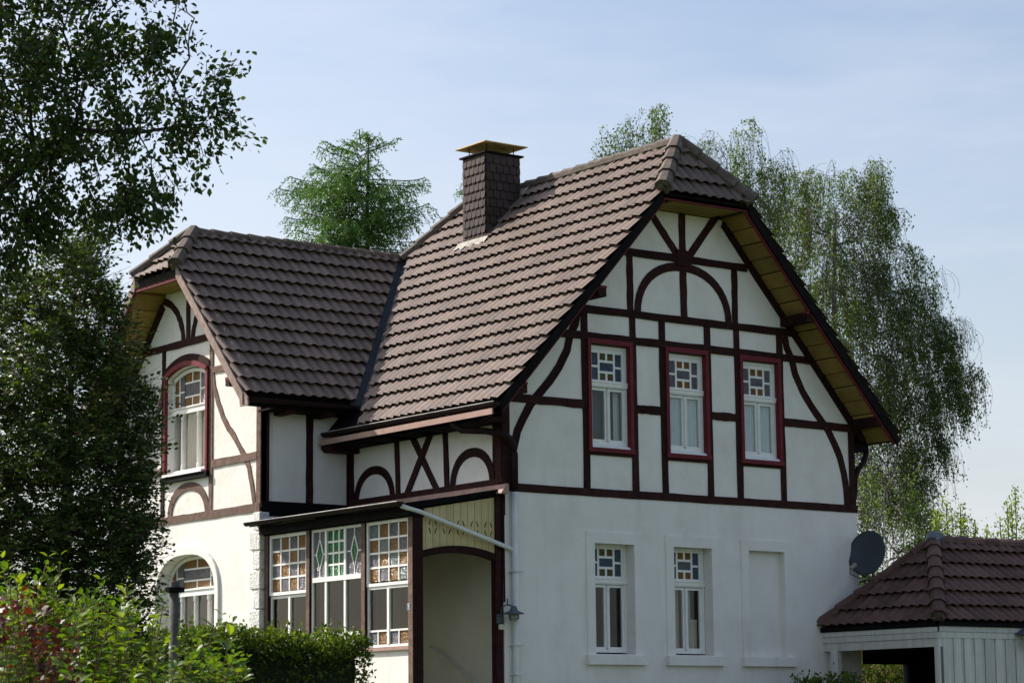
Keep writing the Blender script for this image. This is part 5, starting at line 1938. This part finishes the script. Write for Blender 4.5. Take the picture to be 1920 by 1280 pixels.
# ---- columnar hornbeam beside the wing
def hornbeam():
    rng = np.random.default_rng(5)
    G = (-10.13, -4.77)
    t = empty('hornbeam_tree', (*G, 0))
    tag(t, 'dense dark green conical tree standing in front of the left gable', 'tree')
    poly = [(0.12, 7.95), (0.28, 7.5), (0.42, 6.96), (0.52, 6.69), (0.66, 6.29), (0.84, 5.89), (0.92, 5.36), (0.94, 4.9), (0.94, 4.31), (1.02, 3.98), (0.85, 3.60),
            (0.9, 3.1), (0.8, 1.6), (0.5, 0.9), (-1.0, 0.9), (-1.6, 2.2), (-1.75, 4.73), (-1.30, 6.05), (-0.66, 6.97), (-0.26, 7.45)]
    P, dp = sample_crown(poly, 1.45, 2300, rng, 0.7)
    att = W3(*G, P, dp)
    trunk = [W1(*G, -0.1 + 0.01 * i, 0.5 * i) for i in range(15)]
    # force upward, outward habit: attractors join at a lower trunk point through their z offset
    nodes, par, tips = grow(trunk, att, 0.16, rng, -0.08, 0.2)
    (V, F), cnt = branch_mesh(nodes, par, 0.0035, 0.48, 4, 0.13)
    np_obj('trunk', V, F, 'bark', t, smooth=True)
    ends = np.array(tips)
    # sprays: short twigs with leaves in two rows
    base = nodes[ends]
    cen = np.array([*G, 0.0]) - 0.15 * RV
    out = base - cen
    out[:, 2] = 0
    out /= np.linalg.norm(out, axis=1, keepdims=True) + 1e-9
    tp, ti = [], []
    Ps, Ds, Ns, Ss, E0, E1 = [], [], [], [], [], []
    for rep in range(5):
        d = out * 0.8 + rng.normal(size=base.shape) * 0.45 + np.array([0, 0, 0.55])
        d /= np.linalg.norm(d, axis=1, keepdims=True)
        L = 0.24 + 0.22 * rng.random((len(base), 1))
        st = base + rng.normal(size=base.shape) * 0.06
        E0.append(st)
        E1.append(st + d * L)
        side = np.cross(d, np.array([0, 0, 1.0]))
        side /= np.linalg.norm(side, axis=1, keepdims=True) + 1e-9
        for q in range(9):
            f = (q + 0.5) / 9
            p = st + d * L * f + np.array([0, 0, -0.10]) * f * f
            sg = 1 if q % 2 else -1
            Ps.append(p)
            Ds.append(d * 0.6 + side * sg * 0.8 + rng.normal(size=d.shape) * 0.2 + np.array([0, 0, -0.1]))
            Ns.append(np.array([0, 0, 0.5]) + rng.normal(size=d.shape) * 0.7 + out * 0.6)
            Ss.append(0.068 * (0.7 + 0.5 * rng.random(len(d))))
    E0, E1 = np.concatenate(E0), np.concatenate(E1)
    V, F = edges_geo(E0, E1, np.full(len(E0), 0.0035), np.full(len(E0), 0.0015), 3)
    np_obj('twigs', V, F, 'bark', t, kind='stuff')
    leaves('foliage', np.concatenate(Ps), np.concatenate(Ds), np.concatenate(Ns), np.concatenate(Ss), LEAF_S, 'l_horn', t, rng)


hornbeam()


# ---- weeping birches behind the house
def birch(name_label, G, poly, depth, n_att, strands, trunk_ab, seed, L0=0.5, L1=1.6, group=None):
    rng = np.random.default_rng(seed)
    t = empty('birch_tree', (*G, 0))
    tag(t, name_label, 'tree', group)
    P, dp = sample_crown(poly, depth, n_att, rng, 0.7)
    top = np.array(poly)
    att = W3(*G, P, dp)
    vt = W3(*G, top[top[:, 1] > np.percentile(top[:, 1], 25)], np.zeros((top[:, 1] > np.percentile(top[:, 1], 25)).sum()))
    att = np.concatenate([att, vt + rng.normal(size=vt.shape) * 0.03])
    trunk = [W1(*G, a, b) for a, b in trunk_ab]
    nodes, par, tips = grow(trunk, att, 0.3, rng, 0.14, 0.25)
    (V, F), cnt = branch_mesh(nodes, par, 0.006, 0.46, 4, 0.13)
    np_obj('trunk', V, F, 'birchbark', t, smooth=True)
    ends = np.where(cnt <= 3)[0]
    ends = ends[ends > len(trunk)]
    P0 = nodes[ends]
    cen = np.array([*G, 0.0])
    Ps, E0, E1 = [], [], []
    for rep in range(strands):
        m_ = len(P0)
        st = P0 + rng.normal(size=P0.shape) * np.array([0.10, 0.10, 0.05])
        o_ = st - cen
        o_[:, 2] = 0
        o_ /= np.linalg.norm(o_, axis=1, keepdims=True) + 1e-9
        o_ = o_ + rng.normal(size=o_.shape) * 0.5
        o_[:, 2] = 0
        L = L0 + (L1 - L0) * rng.random((m_, 1)) ** 1.7
        steps = 30
        prev = st
        sway = rng.normal(size=(m_, 3)) * 0.11
        for q in range(1, steps + 1):
            f = q / steps
            p = st + o_ * 0.16 * (1 - np.exp(-3 * f)) + np.array([0, 0, -1.0]) * L * f + sway * np.sin(f * 3)
            p[:, 2] += 0.06 * np.sin(np.minimum(f * 6, math.pi))
            live = rng.random(m_) < 0.85
            Ps.append((p + rng.normal(size=p.shape) * 0.045)[live])
            if q % 6 == 0:
                E0.append(prev)
                E1.append(p)
                prev = p
    E0, E1 = np.concatenate(E0), np.concatenate(E1)
    V, F = edges_geo(E0, E1, np.full(len(E0), 0.004), np.full(len(E0), 0.003), 3)
    np_obj('twigs', V, F, 'bark', t, kind='stuff')
    P = np.concatenate(Ps)
    kp = rng.random(len(P)) < 0.02 + 1.25 * clump(P * np.array([1, 1, 0.5]), 0.55, seed) ** 1.5
    P = P[kp]
    n = len(P)
    D = rng.normal(size=(n, 3)) * 0.6 + np.array([0, 0, -0.8])
    Nn = rng.normal(size=(n, 3))
    leaves('foliage', P, D, Nn, 0.070 * (0.6 + 0.6 * rng.random(n)), LEAF_S, 'l_birch', t, rng)


birch('slender weeping birch top just left of the main gable peak', (12.42, 10.84),
      [(-1.0, 14.9), (-0.95, 15.35), (-0.72, 15.25), (-0.49, 15.75), (-0.2, 15.4), (0.05, 15.98), (0.15, 15.95), (0.30, 15.42), (0.6, 15.1), (0.80, 15.3), (0.85, 15.0),
       (0.85, 14.37), (0.3, 12.5), (-0.7, 12.5), (-0.95, 14.0)], 0.8, 90, 5,
      [(0, 0), (0.03, 5), (0.05, 10), (0.0, 13), (0.03, 14.6)], 21, 0.35, 1.1, 'weeping birches behind the house')
birch('weeping birch with two drooping tops just right of the gable peak', (15.3, 11.19),
      [(-0.72, 15.7), (-0.43, 15.95), (-0.35, 15.6), (0.08, 16.0), (0.40, 16.15), (0.54, 16.0), (0.42, 15.5), (0.6, 15.0), (1.0, 15.3), (1.25, 15.42), (1.20, 15.1),
       (1.0, 14.4), (0.95, 8.0), (-0.6, 8.0), (-0.6, 13.5), (-0.85, 14.82)], 1.1, 300, 5,
      [(0.1, 0), (0.1, 5), (0.05, 9), (0.0, 12), (0.05, 14.6)], 22, 0.4, 1.4, 'weeping birches behind the house')
birch('broad tall weeping birch filling the sky right of the house', (18.7, 11.14),
      [(-1.18, 15.3), (-0.65, 15.5), (-0.11, 15.6), (0.28, 15.3), (0.86, 15.7), (0.98, 15.45), (1.15, 14.7), (1.35, 14.28), (1.05, 13.74), (0.95, 13.3),
       (1.60, 13.5), (1.98, 13.1), (2.50, 12.9), (2.28, 12.4), (2.05, 12.0), (2.98, 11.65), (3.1, 11.3), (2.75, 10.9), (3.25, 10.2), (2.95, 9.8), (2.9, 9.4), (2.5, 9.2),
       (2.5, 8.5), (2.0, 8.1), (1.9, 7.4), (1.2, 6.9), (-0.8, 6.0), (-1.2, 8.5), (-1.55, 11.62), (-1.70, 14.31)], 2.0, 1000, 5,
      [(-0.6, 0), (-0.55, 3), (-0.45, 6), (-0.3, 9), (-0.2, 11.5), (-0.1, 13.6)], 23, 0.4, 1.35, 'weeping birches behind the house')
birch('dark lower birch foliage hanging beside the satellite dish', (12.77, 3.96),
      [(-0.4, 7.2), (0.3, 7.3), (0.6, 6.5), (0.9, 6.1), (1.4, 6.0), (1.9, 5.6), (1.9, 4.6), (-0.6, 4.0), (-0.6, 6.4)], 0.8, 130, 4,
      [(0.3, 0), (0.3, 2), (0.25, 4), (0.2, 5.2)], 24, 0.3, 0.9, None)


# ---- larch behind the roofs
def larch(G, ztop, prof, label, seed, dens=1.0, zlow=4.0, mat='l_larch'):
    rng = np.random.default_rng(seed)
    t = empty('larch_tree', (*G, 0))
    tag(t, label, 'tree')
    MB().tube([W1(*G, 0.02 * i, ztop * i / 10) for i in range(11)], [0.22 * (1 - i / 10.3) + 0.01 for i in range(11)], 8).build('trunk', 'bark', t, smooth=True)
    Ps, Ds, E0, E1 = [], [], [], []
    z_ = ztop - 0.05
    while z_ > zlow:
        dz = ztop - z_
        for b in range(3 if dz < 1 else 4):
            az = rng.random() * 2 * math.pi
            L = prof(dz) * (0.65 + 0.5 * rng.random())
            if L < 0.1:
                continue
            dr = np.array([math.cos(az), math.sin(az), 0.0])
            rise = 0.55 if dz < 0.8 else 0.18
            n = max(5, int(L / 0.09))
            pts = []
            for q in range(n + 1):
                f = q / n
                pts.append(W1(*G, 0.0, z_) + dr * L * f + np.array([0, 0, rise * L * f - 0.32 * L * f * f + 0.22 * L * f ** 4]))
            pts = np.array(pts)
            E0.append(pts[:-1])
            E1.append(pts[1:])
            sd_ = np.array([-dr[1], dr[0], 0])
            for q in range(1, n + 1):
                f = q / n
                for s_ in (-1, 1):
                    tl = (0.14 + 0.52 * min(1, dz / 1.5) * (1 - 0.55 * f)) * (0.6 + 0.7 * rng.random())
                    dd = dr * 0.45 + sd_ * s_ * (0.35 + 0.5 * rng.random()) + np.array([0, 0, -0.35 - 0.5 * rng.random() + (0.5 if dz < 0.7 else 0)])
                    dd /= np.linalg.norm(dd)
                    k = max(3, int(tl / 0.024 * dens))
                    fr_ = (np.arange(k) + 0.5) / k
                    pp = pts[q] + dd * tl * fr_[:, None] + np.array([0, 0, -0.25 * tl]) * (fr_[:, None] ** 2)
                    Ps.append(pp + rng.normal(size=pp.shape) * 0.008)
                    Ds.append(np.tile(dd * 0.8, (k, 1)) + rng.normal(size=(k, 3)) * 0.55)
        z_ -= 0.12 + 0.10 * rng.random()
    E0, E1 = np.concatenate(E0), np.concatenate(E1)
    V, F = edges_geo(E0, E1, np.full(len(E0), 0.016), np.full(len(E0), 0.012), 4)
    np_obj('branches', V, F, 'bark', t, kind='stuff')
    P, D = np.concatenate(Ps), np.concatenate(Ds)
    n = len(P)
    leaves('foliage', P, D, rng.normal(size=(n, 3)), 0.095 * (0.7 + 0.5 * rng.random(n)), (LEAF_N[0] * np.array([1, 1.7, 1]), LEAF_N[1]), mat, t, rng)


def lp(dz):
    if dz < 0.6:
        return 0.25 + 1.1 * dz
    if dz < 1.6:
        return 0.9 + 1.15 * (dz - 0.6)
    if dz < 2.2:
        return 2.0
    return 1.55 + 0.12 * (dz - 2.2)


larch((10.29, 19.92), 16.88, lp, 'feathery green larch rising behind the ridge left of the chimney', 31, 1.2, 11.5)
larch((20.1, 28.82), 18.75, lambda d: min(1.6, 0.10 + 0.35 * d), 'tiny tip of a distant conifer showing over the ridge beside the chimney', 32, 0.6, 14.0)


# ---- small pale trees far right
def shoots(G, label, polys, seed, mat='l_pale', nsh=14, size=0.06, zb=0.0):
    rng = np.random.default_rng(seed)
    t = empty('young_tree', (*G, 0))
    tag(t, label, 'tree')
    Ps, Ds, E0, E1 = [], [], [], []
    for (a, b) in polys:
        base = W1(*G, a * 0.4, zb + 0.2, 0)
        topp = W1(*G, a, b, rng.normal() * 0.3)
        n = 40
        for q in range(n):
            f = q / n
            p = base + (topp - base) * f + np.array([0, 0, 0])
            p2 = base + (topp - base) * (q + 1) / n
            E0.append(p)
            E1.append(p2)
            if f > 0.35:
                for _ in range(24):
                    rr = 0.24 * (1.05 - f) + 0.03
                    Ps.append(p2 + rng.normal(size=3) * np.array([rr, rr, 0.06]))
                    Ds.append(np.array([0, 0, 0.8]) + rng.normal(size=3) * 0.7)
    E0, E1 = np.array(E0), np.array(E1)
    V, F = edges_geo(E0, E1, np.full(len(E0), 0.014), np.full(len(E0), 0.012), 4)
    np_obj('trunk', V, F, 'bark', t)
    P, D = np.array(Ps), np.array(Ds)
    leaves('foliage', P, D, rng.normal(size=P.shape), size * (0.7 + 0.6 * rng.random(len(P))), LEAF_S, mat, t, rng)


shoots((11.83, 1.3), 'pale green young tree with upright shoots behind the carport ridge',
       [(-0.36, 5.6), (-0.23, 5.80), (-0.10, 5.96), (0.05, 5.7), (0.19, 5.86), (0.30, 5.6), (0.44, 5.50), (0.53, 5.30), (0.0, 5.3), (0.25, 5.2)], 41)
shoots((12.78, 0.59), 'bright green young tree at the right picture edge behind the carport',
       [(-0.42, 5.3), (-0.36, 5.5), (-0.2, 5.6), (-0.11, 5.85), (0.0, 5.9), (0.11, 6.2), (0.3, 6.1), (0.5, 6.3), (0.7, 6.4), (0.2, 5.5), (0.4, 5.6)], 42)
shoots((13.6, 4.6), 'leafy bush seen through the open carport', [(0.15 * i - 0.75, 3.0 + 0.16 * math.sin(i * 2.3)) for i in range(12)], 43, 'l_hedge', size=0.07)


shoots((5.95, -1.25), 'low garden bush peeping up beside the carport post', [(0.11 * i - 0.5, 2.44 + 0.07 * math.sin(i * 2.9)) for i in range(10)], 44, 'l_hedge', size=0.07)


# ---- clipped hedge in front of the veranda
def hedge():
    rng = np.random.default_rng(9)
    t = empty('beech_hedge', (-6.9, -2.5, 0))
    tag(t, 'clipped dark hedge with sunlit leafy top in front of the veranda windows', 'hedge')
    x0, x1, y0, y1, zt = -9.6, -4.5, -3.0, -1.9, 2.94
    # bumpy solid core, coloured dark for the shade between the leaves
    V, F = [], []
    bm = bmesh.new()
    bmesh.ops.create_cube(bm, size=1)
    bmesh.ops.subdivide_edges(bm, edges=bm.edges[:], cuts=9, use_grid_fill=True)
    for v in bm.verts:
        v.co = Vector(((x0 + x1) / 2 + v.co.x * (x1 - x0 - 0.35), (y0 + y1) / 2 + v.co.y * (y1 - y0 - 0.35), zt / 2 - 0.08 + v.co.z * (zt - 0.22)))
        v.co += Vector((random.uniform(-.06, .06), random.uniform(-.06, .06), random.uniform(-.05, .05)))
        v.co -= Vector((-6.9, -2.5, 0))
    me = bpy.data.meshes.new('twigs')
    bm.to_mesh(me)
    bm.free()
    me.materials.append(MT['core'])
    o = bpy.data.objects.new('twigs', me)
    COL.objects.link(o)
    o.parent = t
    n = 26000
    U = rng.random((n, 3))
    P = np.zeros((n, 3))
    face = rng.random(n)
    P[:, 0] = x0 + (x1 - x0) * U[:, 0]
    P[:, 1] = y0 + (y1 - y0) * U[:, 1]
    P[:, 2] = 0.3 + (zt - 0.3) * U[:, 2]
    top = face < 0.5
    bumps = 0.05 * np.sin(P[:, 0] * 2.6) + 0.04 * np.sin(P[:, 0] * 6.7 + P[:, 1] * 4) + 0.03 * np.sin(P[:, 1] * 9)
    P[top, 2] = (zt + bumps - 0.16 + 0.24 * rng.random(n) ** 1.3)[top]
    fr_ = (~top) & (face < 0.8)
    P[fr_, 1] = (y0 + 0.20 * rng.random(n) - 0.05 + bumps * 0.6)[fr_]
    en = face >= 0.8
    P[en, 0] = (np.where(rng.random(n) < 0.6, x1 - 0.20 * rng.random(n) + 0.06, x0 + 0.2 * rng.random(n)) + bumps * 0.6)[en]
    # soften the upper edges
    edge = np.minimum(np.minimum(P[:, 0] - x0, x1 - P[:, 0]), np.minimum(P[:, 1] - y0, y1 - P[:, 1]))
    P[top, 2] -= np.maximum(0, 0.14 - edge[top]) * 0.9
    D = rng.normal(size=(n, 3)) * 0.7 + np.array([-0.2, -0.2, 0.35])
    Nn = rng.normal(size=(n, 3)) * 0.6 + np.array([0, 0, 0.8])
    leaves('foliage', P, D, Nn, 0.078 * (0.4 + 0.8 * rng.random(n)), LEAF_S, 'l_hedge', t, rng)
    # free shoots standing up from the top
    Ps, Ds = [], []
    for _ in range(170):
        p = np.array([x0 + 0.2 + (x1 - x0 - 0.4) * rng.random(), y0 + 0.1 + (y1 - y0 - 0.2) * rng.random(), zt - 0.05])
        d = np.array([rng.normal() * 0.25, rng.normal() * 0.25, 1.0])
        L = 0.08 + 0.22 * rng.random() ** 2
        for q in range(7):
            Ps.append(p + d * L * q / 6)
            Ds.append(d * 0.5 + rng.normal(size=3) * 0.8)
    P, D = np.array(Ps), np.array(Ds)
    leaves('shoots', P, D, rng.normal(size=P.shape) * 0.5 + np.array([0, 0, 1.0]), 0.075 * (0.7 + 0.5 * rng.random(len(P))), LEAF_S, 'l_hedge', t, rng)


hedge()


# ---- bright shrub in the foreground and the red-leaved one in it
def shrub():
    rng = np.random.default_rng(13)
    G = (-17.69, -20.34)
    t = empty('leafy_shrub', (*G, 0))
    tag(t, 'bright yellow-green shrub with pointed leaves in the lower left foreground', 'shrub')
    tops = []
    prof = lambda a: np.interp(a, [-1.2, -0.52, -0.35, -0.28, -0.18, -0.10, 0.05, 0.16, 0.26, 0.34, 0.45, 0.55, 0.67, 0.74, 0.82, 0.95],
                               [2.4, 2.5, 2.44, 2.50, 2.50, 2.38, 2.36, 2.38, 2.27, 2.17, 2.10, 2.08, 2.14, 2.12, 1.88, 1.6])
    for i in range(170):
        a = -1.1 + 2.0 * rng.random()
        d = rng.normal() * 0.5
        b = prof(a) - abs(rng.normal()) * 0.16 - 0.03 * abs(d)
        tops.append((a, b, d))
    for a, b, d in ((-0.28, 2.55, 0.1), (-0.20, 2.55, 0.0), (-0.50, 2.54, 0), (0.40, 2.32, -0.3), (0.33, 2.24, -0.2), (0.68, 2.22, -0.2), (0.72, 2.20, 0), (0.56, 2.12, -0.3), (0.83, 1.93, -0.4),
                    (0.80, 1.88, -0.2), (0.02, 2.42, 0), (0.15, 2.43, 0.1), (-0.40, 2.46, 0.2)):
        tops.append((a, b, d))
    Ps, Ds, Ns, Ss, E0, E1 = [], [], [], [], [], []
    for a, b, d in tops:
        top = W1(*G, a, b, d)
        bx = W1(*G, a * 0.45 - 0.1 + rng.normal() * 0.1, 0.05, d * 0.4)
        ctrl = (top + bx) / 2 + rng.normal(size=3) * 0.12 + np.array([0, 0, 0.25])
        n = 46
        ts = np.linspace(0, 1, n + 1)[:, None]
        pts = (1 - ts) ** 2 * bx + 2 * ts * (1 - ts) * ctrl + ts ** 2 * top
        E0.append(pts[:-1:3][:15])
        E1.append(pts[3::3][:15])
        az = rng.random() * math.pi
        for q in range(14, n + 1, 1):
            f = q / n
            if f < 0.55 and rng.random() < 0.5:
                continue
            dd = pts[min(q + 1, n)] - pts[max(q - 1, 0)]
            dd /= np.linalg.norm(dd) + 1e-9
            az += math.pi / 2 + rng.normal() * 0.2
            for s_ in (0, math.pi):
                o_ = np.array([math.cos(az + s_), math.sin(az + s_), 0])
                up_ = 0.9 if q > n - 3 else 0.35
                Ps.append(pts[q] + o_ * 0.004)
                Ds.append(o_ + dd * up_ + rng.normal(size=3) * 0.15)
                Ns.append(dd + rng.normal(size=3) * 0.25 - o_ * 0.2)
                Ss.append(0.088 * (0.35 + 0.8 * rng.random()) * (0.62 if q > n - 2 else 1.0))
    E0, E1 = np.concatenate(E0), np.concatenate(E1)
    V, F = edges_geo(E0, E1, np.full(len(E0), 0.0035), np.full(len(E0), 0.003), 4)
    np_obj('stems', V, F, 'stem', t, kind='stuff')
    P = np.array(Ps)
    zz = P[:, 2]
    rel = P - np.array([*G, 0])
    a = rel @ RV
    dep = rel @ FV
    wgt = np.where((zz > 1.85) & (a > -0.55) & (a < 0.9), 2.0, 0.3) * (1.2 - 0.35 * dep)
    leaves('foliage', P, np.array(Ds), np.array(Ns), np.array(Ss), (LEAF_L[0] * np.array([1, 1.05, 1.3]), LEAF_L[1]), 'l_shrub', t, rng, 300, wgt)


shrub()


def redshrub():
    rng = np.random.default_rng(17)
    G = (-18.9, -21.94)
    t = empty('red_leaved_shrub', (*G, 0))
    tag(t, 'small shrub with dark red leaves at the left picture edge', 'shrub')
    Ps, Ds, E0, E1 = [], [], [], []
    for i in range(55):
        a = -0.55 + 0.75 * rng.random()
        b = np.interp(a, [-0.6, -0.08, 0.06, 0.14, 0.2], [2.24, 2.20, 2.17, 2.08, 2.0]) - abs(rng.normal()) * 0.12
        d = rng.normal() * 0.18
        top = W1(*G, a, b, d)
        bx = W1(*G, a * 0.5 - 0.2, 0.02, 0)
        pts = bx + (top - bx) * np.linspace(0, 1, 12)[:, None] + rng.normal(size=(12, 3)) * 0.015
        E0.append(pts[:-1])
        E1.append(pts[1:])
        for q in range(15):
            Ps.append(top + rng.normal(size=3) * np.array([0.06, 0.06, 0.05]))
            Ds.append(rng.normal(size=3) + np.array([0, 0, -0.1]))
    E0, E1 = np.concatenate(E0), np.concatenate(E1)
    V, F = edges_geo(E0, E1, np.full(len(E0), 0.003), np.full(len(E0), 0.002), 3)
    np_obj('stems', V, F, 'stem', t, kind='stuff')
    P, D = np.array(Ps), np.array(Ds)
    leaves('foliage', P, D, rng.normal(size=P.shape) * 0.5 + np.array([0, 0, 1]), 0.040 * (0.7 + 0.5 * rng.random(len(P))), LEAF_M, 'l_red', t, rng)


redshrub()

# ---- old post with a cap standing behind the shrub
pt = empty('garden_post', (-12.97, -12.63, 0))
tag(pt, 'weathered round post with a flat cap standing behind the foreground shrub', 'post')
MB().tube([(-12.97, -12.63, 0), (-12.97, -12.63, 1.5), (-12.975, -12.63, 2.88)], [0.046, 0.044, 0.042], 14).build('shaft', 'post', pt, smooth=True)
MB().tube([(-12.97, -12.63, z_) for z_ in (2.87, 2.875, 2.915, 2.92)], [0.05, 0.086, 0.088, 0.05], 14).build('collar', 'black', pt)
MB().tube([(-12.97, -12.63, z_) for z_ in (2.92, 2.965, 2.975)], [0.042, 0.042, 0.035], 14).build('cap', 'post', pt)
